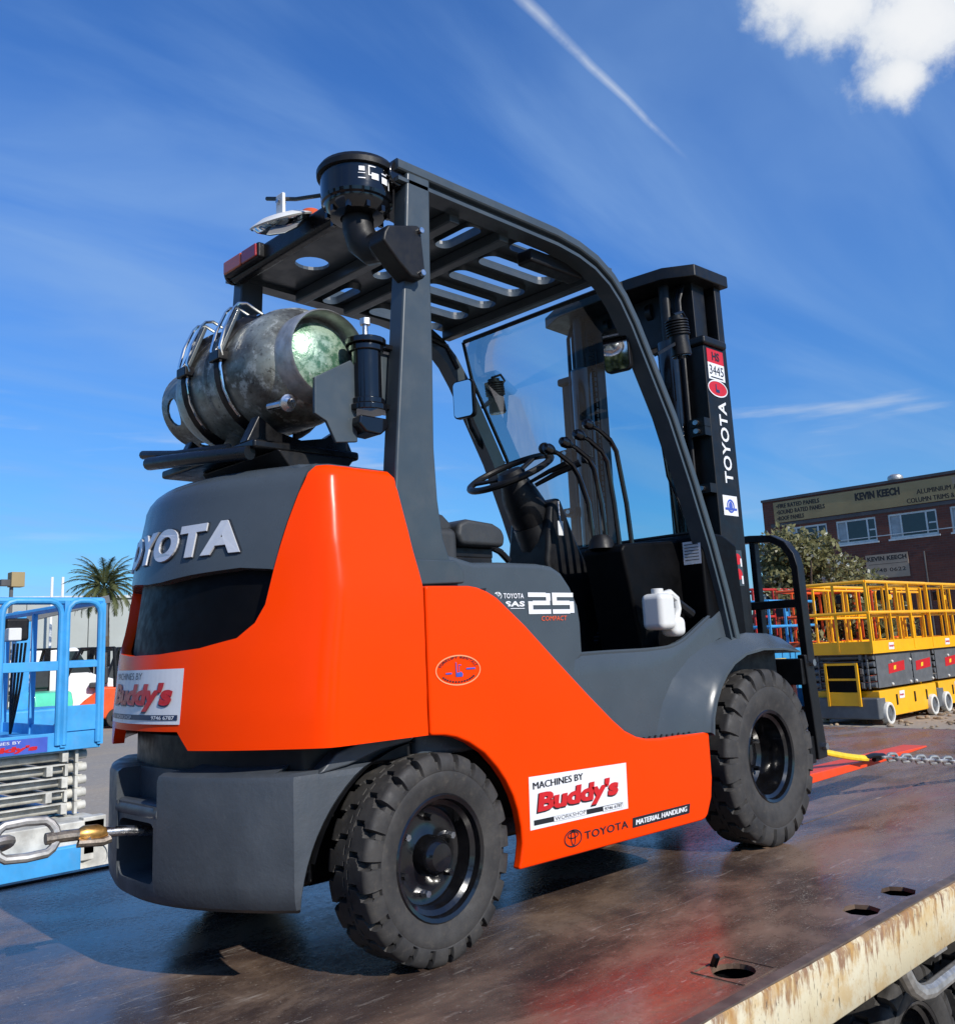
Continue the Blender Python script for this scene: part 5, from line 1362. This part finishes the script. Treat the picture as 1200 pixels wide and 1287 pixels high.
scissor_lift((17.4, 8.35, GZ), R(-4), 'lift_red', 'arm_grey', 'dark red scissor lift seen through the load backrest', zr=2.62, detail=False, L=2.4)
scissor_lift((15.75, 7.1, GZ), R(3), 'lift_blue', 'arm_grey', 'blue scissor lift seen low through the load backrest', zr=2.28, zp=1.10, detail=False, L=2.2)
scissor_lift((19.9, 7.2, GZ), R(2), 'lift_orange', 'arm_grey', 'orange scissor lift right of the bush behind the yellow rails', zr=2.5, detail=False, L=2.5)
dm = tag(empty('yellow_drum', (13.72, 5.9, GZ)), 'small yellow drum on a stand seen through the load backrest', 'drum')
MB().lathe([(.001, .78), (.11, .78), (.125, .80), (.125, 1.18), (.115, 1.20), (.001, 1.20)], (0, 0, 0), (0, 0, 1), 20).build('drum_body', 'strap_yellow', dm)
MB().bx(-.15, .15, -.15, .15, .70, .78).build('stand_top', 'arm_grey', dm)
for x in (-.12, .12):
    for y in (-.12, .12): MB().bx(x - .02, x + .02, y - .02, y + .02, 0, .70).build('leg', 'arm_grey', dm)
# blue lift beyond the left deck edge
bl = scissor_lift((1.60, 5.50, GZ), R(90), 'lift_blue', 'arm_white', 'faded blue scissor lift with white arms beside the truck', L=2.3, W=1.25, zc=.72, zp=.976, zr=2.17, toe=.15, arched=True, detail=False, stack=5)
decal(MB().add([(-.046, .42, .985), (-.046, 1.0, .985), (-.046, 1.0, 1.10), (-.046, .42, 1.10)], [(0, 1, 2, 3)]), 'workshop_sticker', 'sticker_blue', bl)
m_ = MB(); lettering("Buddy's", lambda a, b: (-.049, 1.0 - a, .995 + b), .50, .055, .2, mb=m_); decal(m_, 'sticker_script', 'sticker_red', bl)
m_ = MB(); lettering('MACHINES BY', lambda a, b: (-.049, .98 - a, 1.066 + b), .36, .022, mb=m_); decal(m_, 'sticker_print', 'sticker_white', bl)
MB().bx(-.30, .12, .05, 1.2, .16, .46).build('battery_tray', 'arm_white', bl, bevel=.01); MB().bx(-.30, -.20, .04, .22, .20, .48).build('tray_corner', 'arm_white', bl, bevel=.01)
MB().bx(-.36, -.30, .25, 1.2, .10, .30).build('end_skirt', 'lift_blue', bl, bevel=.02)
w = empty('wheel', (-.24, .10, .19), R(62)); w.parent = bl
MB().lathe([(.10, -.085), (.17, -.09), (.19, -.07), (.19, .07), (.17, .09), (.10, .085)], (0, 0, 0), (0, 1, 0), 28, close=True).build('tyre', 'tyre_white', w); MB().cyl((0, -.07, 0), (0, .07, 0), .11, n=20).build('rim', 'arm_white', w)

# far forklifts in the yard
def small_forklift(loc, rz, body, label, roof=True):
    o = tag(empty('yard_forklift', loc, rz), label, 'forklift', 'forklifts parked far back in the yard')
    P = lambda mb, n, m, **k: mb.build(n, m, o, **k)
    P(MB().prism([(-1.0, .25), (-1.05, .8), (-.95, 1.05), (-.25, 1.08), (.2, .75), (.45, .5), (1.0, .5), (1.0, .25)], 'y', -.5, .5), 'body', body, bevel=.06, seg=3)
    P(MB().prism([(-1.08, .22), (-1.12, .6), (-1.0, .66), (-.7, .6), (-.7, .22)], 'y', -.52, .52), 'counterweight', 'cast_grey', bevel=.04)
    for x, r_ in ((-.62, .26), (.72, .33)):
        for y in (-.48, .48):
            w = empty('wheel', (x, y, r_)); w.parent = o
            MB().cyl((0, -.08, 0), (0, .08, 0), r_, n=22).build('tyre', 'tyre_rubber', w, bevel=.02); MB().cyl((0, -.085, 0), (0, .085, 0), r_ * .55, n=16).build('rim', 'rim_black', w)
    if roof:
        for y in (-.44, .44):
            P(MB().tube([(-.55, y, 1.0), (-.5, y, 2.1), (.3, y, 2.1), (.75, y, 1.1), (.8, y, .6)], .04, 8), 'guard_leg', 'black_paint')
        for x in (-.45, -.2, .05, .3): P(MB().bx(x - .02, x + .02, -.44, .44, 2.08, 2.12), 'guard_bar', 'black_paint')
    for y in (-.3, .3): P(MB().bx(1.05, 1.2, y - .05, y + .05, .1, 2.15), 'mast_rail', 'black_paint')
    P(MB().bx(1.08, 1.16, -.3, .3, 1.0, 1.1), 'mast_crossmember', 'black_paint'); P(MB().bx(1.08, 1.16, -.3, .3, 2.05, 2.15), 'mast_crossmember', 'black_paint')
    P(MB().bx(-.3, .1, -.24, .24, 1.05, 1.2), 'seat', 'vinyl_grey', bevel=.04); P(MB().bx(-.36, -.26, -.24, .24, 1.15, 1.6), 'seat_back', 'vinyl_grey', bevel=.04)
    P(MB().tube([(.45, 0, .7), (.3, 0, 1.25)], .04, 8), 'steering_column', 'black_plastic')
    return o
small_forklift((8.75, 23.2, GZ), R(155), 'lift_orange', 'orange forklift parked far behind the blue lift gate')
small_forklift((9.9, 24.6, GZ), R(200), 'red_paint', 'red forklift parked far back right of the blue lift')
small_forklift((6.9, 22.4, GZ), R(100), 'mint_paint', 'mint green forklift seen through the blue lift hoop')
small_forklift((5.3, 23.6, GZ), R(60), 'lift_orange', 'orange forklift parked far back at the left picture edge')
small_forklift((10.9, 27.5, GZ), R(80), 'mint_paint', 'mint green forklift parked near the palm trunk')
# boom lift behind the blue lift
bo = tag(empty('boom_lift', (4.6, 16.5, GZ)), 'boom lift with blue tower and long grey boom rising to the right', 'boom lift')
MB().bx(-.7, .9, -.6, .6, .3, .9).build('chassis', 'lift_blue', bo, bevel=.05)
MB().bx(-.10, .16, -.14, .14, .85, 2.72).build('tower', 'lift_blue', bo, bevel=.02)
MB().bar((-.3, 0, 2.50), (1.55, -.35, 2.93), .14, .16).build('boom', 'arm_grey', bo, bevel=.015)
MB().bar((1.5, -.35, 2.9), (1.5, -.35, 2.2), .05, .05).build('basket_post', 'arm_grey', bo)
for x in (-.5, .7):
    for y in (-.6, .6):
        w = empty('wheel', (x, y, .35)); w.parent = bo; MB().cyl((0, -.12, 0), (0, .12, 0), .35, n=22).build('tyre', 'tyre_rubber', w, bevel=.03); MB().cyl((0, -.125, 0), (0, .125, 0), .18, n=16).build('rim', 'arm_white', w)
# small white tank truck far back
vt = tag(empty('white_van', (7.6, 24.4, GZ), R(-15)), 'white van parked far back under the shed wall', 'van')
MB().prism([(-1.9, .4), (-1.95, 2.05), (1.0, 2.15), (1.35, 1.45), (2.0, 1.25), (2.1, .4)], 'y', -.85, .85).build('body', 'white_paint', vt, bevel=.08, seg=3)
MB().prism([(1.02, 2.05), (1.36, 1.48), (.62, 1.48), (.62, 2.05)], 'y', -.86, .86).build('window', 'dark_glass', vt)
for x in (-1.2, 1.3):
    for y in (-.8, .8): MB().cyl((x, y - .1, .33), (x, y + .1, .33), .33, n=20).build('wheel', 'tyre_rubber', vt, bevel=.03)

# ================================================================== buildings
pm('brick_brown', (0.085, 0.036, 0.030), .85, var=.25, scale=1.4, bump=.4, bscale=30)
pm('sign_tan', (0.30, 0.225, 0.105), .7, var=.12, scale=.8)
pm('sign_cream', (0.34, 0.26, 0.185), .7, var=.1, scale=2)
pm('sign_ink', (0.02, 0.018, 0.016), .7, var=.1)
pm('roof_edge', (0.06, 0.058, 0.06), .6, var=.2, scale=2)
pm('window_frame', (0.52, 0.56, 0.56), .45, metal=.3, var=.1)
pm('shed_wall', (0.36, 0.385, 0.36), .6, var=.08, scale=.6, dust=.05)
pm('curtain', (0.30, 0.36, 0.38), .8, var=.15, scale=4)
def m_brick():
    t = NT('brick_wall')
    mp = t.nd('ShaderNodeMapping'); t.L.new(t.pos, mp.inputs[0]); mp.inputs['Rotation'].default_value = (R(90), 0, 0)
    br = t.nd('ShaderNodeTexBrick'); t.L.new(mp.outputs[0], br.inputs[0])
    br.inputs['Scale'].default_value = 1.0; br.inputs['Brick Width'].default_value = .24; br.inputs['Row Height'].default_value = .086; br.inputs['Mortar Size'].default_value = .008
    br.inputs['Color1'].default_value = (.150, .046, .030, 1); br.inputs['Color2'].default_value = (.100, .034, .025, 1); br.inputs['Mortar'].default_value = (.10, .075, .065, 1)
    t.base(t.mix(t.ramp(t.noise(.7, 5), .35, .7, 0, .5), br.outputs['Color'], (.085, .030, .022)))
    t.rough(.9); t.bump(br.outputs['Fac'], -.3, .01)
    MATS['brick_wall'] = t.m
m_brick()
bd = tag(empty('brick_building', (33.38, 16.60, GZ), R(-90)), 'dark brick two storey building with tan sign band lettered KEVIN KEECH', 'building')
def B(mb, n, m, par=None, **k): return mb.build(n, m, par or bd, **k)
BL, HB = 24.0, 7.0
wr = [(.9, 2.63), (3.0, 4.54), (5.0, 6.74), (7.2, 8.94), (9.4, 11.14), (11.6, 13.34), (13.8, 15.54), (16.0, 17.7)]
hl = [[(a, 4.85), (b, 4.85), (b, 5.77), (a, 5.77)] for a, b in wr]
hl += [[(a + .3, 1.2), (b, 1.2), (b, 2.6), (a + .3, 2.6)] for a, b in wr[3:]]
mb = MB(); mb.plate([(0, 0), (BL, 0), (BL, 6.98), (0, 6.98)], hl, lambda u, v, t: (u, t, v), .24)
wall = B(mb, 'front_wall', 'brick_wall', smooth=False)
B(MB().bx(0, .24, .24, 16, 0, 6.98), 'end_wall', 'brick_wall'); B(MB().bx(BL - .24, BL, .24, 16, 0, 6.98), 'end_wall', 'brick_wall'); B(MB().bx(0, BL, 15.76, 16, 0, 6.98), 'rear_wall', 'brick_wall')
rf = B(MB().bx(-.02, BL + .02, -.06, 16.02, 6.93, 7.03), 'roof', 'roof_edge')
B(MB().lathe([(.20, 0), (.20, .10), (.27, .16), (.29, .24), (.26, .32), (.16, .38), (.001, .40)], (5.0, 1.2, 7.03), (0, 0, 1), 20), 'roof_vent', 'galv', rf)
sg = B(MB().bx(.50, BL - .3, -.035, -.004, 6.02, 6.86), 'sign_band', 'sign_tan')
B(MB().bx(.30, BL, -.03, -.003, 5.86, 5.99), 'lintel_band', 'roof_edge')
def SG(y): return lambda x0, z0: (lambda a, b: (x0 + a, y, z0 + b))
for key, x0, z0, w0, h0 in (('FIRE', .62, 6.60, 1.83, .17), ('SOUND', .62, 6.35, 2.03, .17), ('ROOF', .62, 6.10, 1.14, .17), ('KEVIN KEECH', 3.88, 6.45, 1.68, .29), ('ALU', 6.16, 6.37, 1.75, .17), ('COLUMN', 5.78, 6.08, 1.66, .17), ('KEVIN KEECH', 11.0, 6.42, 1.9, .32)):
    m_ = lettering(key, SG(-.038)(x0, z0), w0, h0); lettering(key, SG(-.041)(x0 + .014, z0 - .004), w0, h0 + .008, mb=m_); decal(m_, 'sign_lettering', 'sign_ink', sg)
decal(MB().add([(7.42, -.037, 6.55), (8.6, -.037, 6.55), (8.6, -.037, 6.80), (7.42, -.037, 6.80)], [(0, 1, 2, 3)]), 'sign_patch', 'sign_cream', sg)
s2 = B(MB().bx(4.0, 5.56, -.03, -.004, 3.46, 4.34), 'wall_sign', 'sign_cream')
mb = MB(); lettering('KEVIN KEECH', SG(-.033)(4.06, 4.10), 1.45, .17, mb=mb); lettering('NUM', SG(-.033)(4.16, 3.68), 1.28, .14, mb=mb)
flat(mb, [(4.1, 3.97), (5.5, 3.97), (5.5, 3.985), (4.1, 3.985)], lambda a, b: (a, -.033, b)); decal(mb, 'sign_lettering', 'sign_ink', s2)
for k, (a, b) in enumerate(wr):
    w_ = B(MB().bx(a, b, .03, .10, 4.85, 4.93).bx(a, b, .03, .10, 5.70, 5.77).bx(a, a + .06, .032, .098, 4.93, 5.70).bx(b - .06, b, .032, .098, 4.93, 5.70), 'window', 'window_frame')
    for f_ in ((.26, .78) if b - a < 1.78 else (.26, .79)): MB().bx(a + (b - a) * f_ - .03, a + (b - a) * f_ + .03, .034, .096, 4.93, 5.70).build('mullion', 'window_frame', w_)
    MB().bx(a + (b - a) * .82, b - .06, .036, .094, 5.28, 5.33).build('transom', 'window_frame', w_)
    es = [a + .06, a + (b - a) * .26 - .03, a + (b - a) * .26 + .03, a + (b - a) * .785 - .03, a + (b - a) * .785 + .03, b - .06]
    for i in (0, 2, 4): MB().bx(es[i], es[i + 1], .062, .068, 4.93, 5.70).build('pane', 'dark_glass' if i else 'curtain', w_)
    MB().bx(a - .05, b + .05, -.05, .03, 4.79, 4.85).build('sill', 'window_frame', w_)
for a, b in wr[3:]:
    w_ = B(MB().bx(a + .3, b, .03, .1, 1.2, 1.28).bx(a + .3, b, .03, .1, 2.52, 2.6), 'window', 'window_frame'); MB().bx(a + .3, b, .06, .066, 1.28, 2.52).build('pane', 'dark_glass', w_)
B(MB().bar((2.6, -.02, 5.02), (BL, -.02, 5.02), .02, .03), 'cable_tray', 'window_frame')
B(MB().cyl((6.15, -.05, 0), (6.15, -.05, 4.3), .03, n=8), 'downpipe', 'roof_edge')

# pale shed wall on the left, far behind
sh = tag(empty('shed', (-14, 43.6, GZ), R(-18)), 'long pale grey green shed with flat roofline behind the palm', 'shed')
for k in range(26):
    MB().bx(k * 2.2, k * 2.2 + 2.17, -.03 - .01 * (k % 2), .05, 0, 4.24).build('wall_panel', 'shed_wall', sh)
MB().bx(0, 57.2, .05, 9, 0, 4.22).build('shed_core', 'shed_wall', sh)
MB().bx(-.1, 57.3, -.14, 9.1, 4.245, 4.36).build('roof_edge', 'window_frame', sh)
for k in range(6):
    dr = MB().bx(6 + k * 8.6, 9 + k * 8.6, -.10, -.045, 0, 2.6).build('roller_door', 'shed_wall', sh)
    for j in range(8): MB().bx(6.02 + k * 8.6, 8.98 + k * 8.6, -.12, -.10, .1 + j * .31, .36 + j * .31).build('slat', 'window_frame', dr)
# two white flag posts and a brown box on a pole over the roofline
for k, (x, y) in enumerate(((11.3, 33.5), (11.65, 33.4))):
    fpst = tag(empty('roof_post', (x, y, GZ)), ('left' if k == 0 else 'right') + ' one of two thin white posts above the shed roofline', 'post', 'white posts on the shed'); MB().cyl((0, 0, 0), (0, 0, 4.95), .05, n=10).build('shaft', 'white_paint', fpst); MB().cyl((0, 0, 0), (0, 0, .1), .12, n=12).build('foot', 'white_paint', fpst)
px = tag(empty('pole_box', (6.15, 21.9, GZ)), 'brown box with dark arm on top of a thin pole', 'pole')
MB().cyl((0, 0, 0), (0, 0, 3.75), .045, n=10).build('pole', 'arm_grey', px); MB().bx(-.05, .26, -.15, .15, 3.62, 3.98).build('box', 'sign_tan', px, bevel=.01); MB().bx(-.26, -.04, -.08, .08, 3.64, 3.80).build('arm', 'roof_edge', px, bevel=.01)

# ================================================================== plants
def leaf_mat(name, a, b, rough=.55, trans=.25):
    t = NT(name)
    oi = t.noise(3.5, 3); n2 = t.noise(30, 2)
    t.base(t.mix(t.ramp(t.math('ADD', t.math('MULTIPLY', oi, .6), t.math('MULTIPLY', n2, .4)), .35, .65), a, b)); t.rough(rough)
    t.b.inputs['Specular IOR Level'].default_value = .3
    tr = t.nd('ShaderNodeBsdfTranslucent'); tr.inputs[0].default_value = tuple(x * 1.3 for x in b) + (1,)
    mx = t.nd('ShaderNodeMixShader'); mx.inputs[0].default_value = trans
    t.L.new(t.b.outputs[0], mx.inputs[1]); t.L.new(tr.outputs[0], mx.inputs[2]); t.L.new(mx.outputs[0], t.N['Material Output'].inputs[0])
    MATS[name] = t.m
leaf_mat('bush_leaf', (.085, .088, .030), (.230, .215, .095))
leaf_mat('bush_flower', (.42, .42, .34), (.62, .62, .52), trans=.15)
leaf_mat('palm_leaf', (.050, .068, .022), (.140, .150, .060))
leaf_mat('dark_leaf', (.025, .040, .016), (.060, .080, .030))
pm('bark', (.085, .062, .042), .9, var=.35, scale=6, bump=.6, bscale=25)

def bush(name, loc, rx, ry, h, nleaf, seed, label, leaf='bush_leaf', flower=True, size=.16, group=None):
    rn = random.Random(seed); o = tag(empty(name, loc), label, 'tree', group)
    tr = MB(); tr.tube([(0, 0, 0), (.05, .02, h * .3), (0, .1, h * .6)], [.14, .10, .05], 8)
    limbs = []
    for k in range(9):
        a = rn.uniform(0, 6.28); e = (math.cos(a) * rx * .6, math.sin(a) * ry * .6, h * rn.uniform(.55, .9)); tr.tube([(0, 0, h * .12), (e[0] * .4, e[1] * .4, h * .4), e], [.07, .05, .015], 6)
    tr.build('trunk', 'bark', o)
    cl = []
    for k in range(46):
        a = rn.uniform(0, 6.28); q = math.sqrt(rn.random()); zt = rn.uniform(.16, .93)
        s_ = math.sin(math.pi * min(1, zt * .9 + .12)) ** .6
        cl.append((math.cos(a) * rx * q * s_, math.sin(a) * ry * q * s_, h * zt, rn.uniform(.35, .62)))
    lf = MB(); fl = MB()
    for i in range(nleaf):
        c = cl[rn.randrange(len(cl))]; d_ = Vector((rn.gauss(0, 1), rn.gauss(0, 1), rn.gauss(0, 1))).normalized() * c[3] * rn.uniform(.55, 1.05)
        p = Vector(c[:3]) + d_
        if p.z < .15: continue
        u = Vector((rn.gauss(0, 1), rn.gauss(0, 1), rn.gauss(.4, .8))).normalized(); v = u.orthogonal().normalized(); v = (Matrix.Rotation(rn.uniform(0, 6.28), 3, u) @ v)
        l = size * rn.uniform(.6, 1.3); w_ = l * .28; wv = u.cross(v).normalized()
        tgt = fl if flower and rn.random() < .13 and d_.z > -.1 else lf
        if tgt is fl: l *= .55; w_ = l * .55
        tgt.add([p - v * l * .5, p + wv * w_, p + v * l * .5 + u * l * .1, p - wv * w_], [(0, 1, 2, 3)])
    lf.build('crown', leaf, o, smooth=False, keepn=True)
    if flower: x_ = fl.build('blossom', 'bush_flower', o, smooth=False, keepn=True); x_['kind'] = 'stuff'
    return o
bush('olive_bush', (20.1, 8.55, GZ), 1.95, 1.6, 3.95, 16000, 11, 'big olive green bush with pale blossom in front of the brick building', size=.17)
bush('olive_bush', (22.6, 8.3, GZ), 1.3, 1.2, 2.9, 7000, 12, 'lower bush half hidden behind the yellow lift rails', size=.16)
bush('olive_bush', (19.3, 12.4, GZ), 1.6, 1.5, 3.9, 8000, 13, 'darker bush behind the forklift mast', leaf='dark_leaf', flower=False, size=.18)

def palm(loc, h, label):
    rn = random.Random(5); o = tag(empty('palm_tree', loc), label, 'palm')
    tb = MB(); pts = []; rr = []
    n = 40
    for i in range(n + 1):
        t = i / n; pts.append((.05 * math.sin(t * 3), .04 * math.sin(t * 2 + 1), h * t)); rr.append((.19 - .05 * t) * (1 + .05 * (i % 2)) + (.09 * max(0, t - .86) / .14))
    tb.tube(pts, rr, 14); tb.build('trunk', 'bark', o)
    cr = empty('crown', (0, 0, h)); cr.parent = o
    for k in range(64):
        a = k * 2.39996 + rn.uniform(-.2, .2); el = R(82 - 118 * (k / 63.0) + rn.uniform(-8, 8)); Lf = rn.uniform(1.0, 1.32)
        hd_ = Vector((math.cos(a), math.sin(a), 0)); p = hd_ * .18 + Vector((0, 0, .12 + .25 * (1 - k / 63))); mb = MB(); sp_ = []
        for i in range(13):
            sp_.append(p.copy()); p = p + (hd_ * math.cos(el) + Vector((0, 0, math.sin(el)))) * Lf / 12; el -= R(5.0 + 2.5 * i / 12)
        mb.tube(sp_, [.03 - .0022 * i for i in range(13)], 4)
        sd = Vector((-math.sin(a), math.cos(a), 0))
        for i in range(44):
            t = .10 + .90 * i / 43; q = t * 12; j = min(11, int(q)); b0 = sp_[j].lerp(sp_[j + 1], q - j); fw = (sp_[j + 1] - sp_[j]).normalized(); up = sd.cross(fw)
            ll = .27 * math.sin(math.pi * (.12 + .83 * t)) * rn.uniform(.8, 1.1)
            for s in (-1, 1):
                tip = b0 + (fw * .75 + sd * s * .75 + up * rn.uniform(-.1, .45)).normalized() * ll + Vector((0, 0, -.05 * ll)); wv = fw * .016
                mb.add([b0 - wv, b0 + wv, tip], [(0, 1, 2)])
        mb.build('frond', 'palm_leaf', cr, smooth=False, keepn=True)
    return o
palm((11.75, 29.85, GZ), 4.10, 'tall palm tree with thin trunk in front of the pale shed')
# low scrub line and far trees at the back of the yard
for k, (x, y, r_, h_) in enumerate(((12.8, 27.8, 1.3, 1.9), (14.6, 28.8, 1.5, 2.4))):
    bush('garden_bush', (x, y, GZ), r_, r_ * .8, h_, 3500, 30 + k, ('left' if k == 0 else 'right') + ' dark shrub hidden behind the forklift at the shed wall', leaf='dark_leaf', flower=False, size=.2, group='shrubs at the shed wall')
# loose dirt heaps and stones at the yellow lifts
mb = MB(); rn = random.Random(21)
for i in range(500):
    x = rn.uniform(11, 22); y = rn.uniform(.5, 5.5); s_ = rn.uniform(.012, .06) * (1.6 if rn.random() < .08 else 1)
    mb.ball((x, y, GZ + s_ * .3), s_, 4, (rn.uniform(.8, 1.5), rn.uniform(.8, 1.5), rn.uniform(.4, .8)))
pm('loose_dirt', (.26, .19, .12), .95, var=.3, scale=3)
o = mb.build('loose_stones', 'loose_dirt'); tag(o, 'loose stones and dirt clods scattered before the yellow lifts', 'stones', kind='stuff')

# gum trees on the far side of the street, behind the camera: they show in the mirrors and the black rear window
for k, (x, y, r_, h_) in enumerate(((-21, 19, 4.2, 10.5), (-26, 9, 4.5, 11), (-24, -3, 4.0, 9.5), (-20, -15, 4.2, 10), (-9, -26, 4.5, 10), (5, -30, 4.5, 9.5))):
    bush('gum_tree', (x, y, GZ), r_, r_, h_, 4500, 50 + k, ('first', 'second', 'third', 'fourth', 'fifth', 'sixth')[k] + ' street gum tree behind the viewer, counted from the left mirror reflection', leaf='dark_leaf', flower=False, size=.8, group='street gum trees')
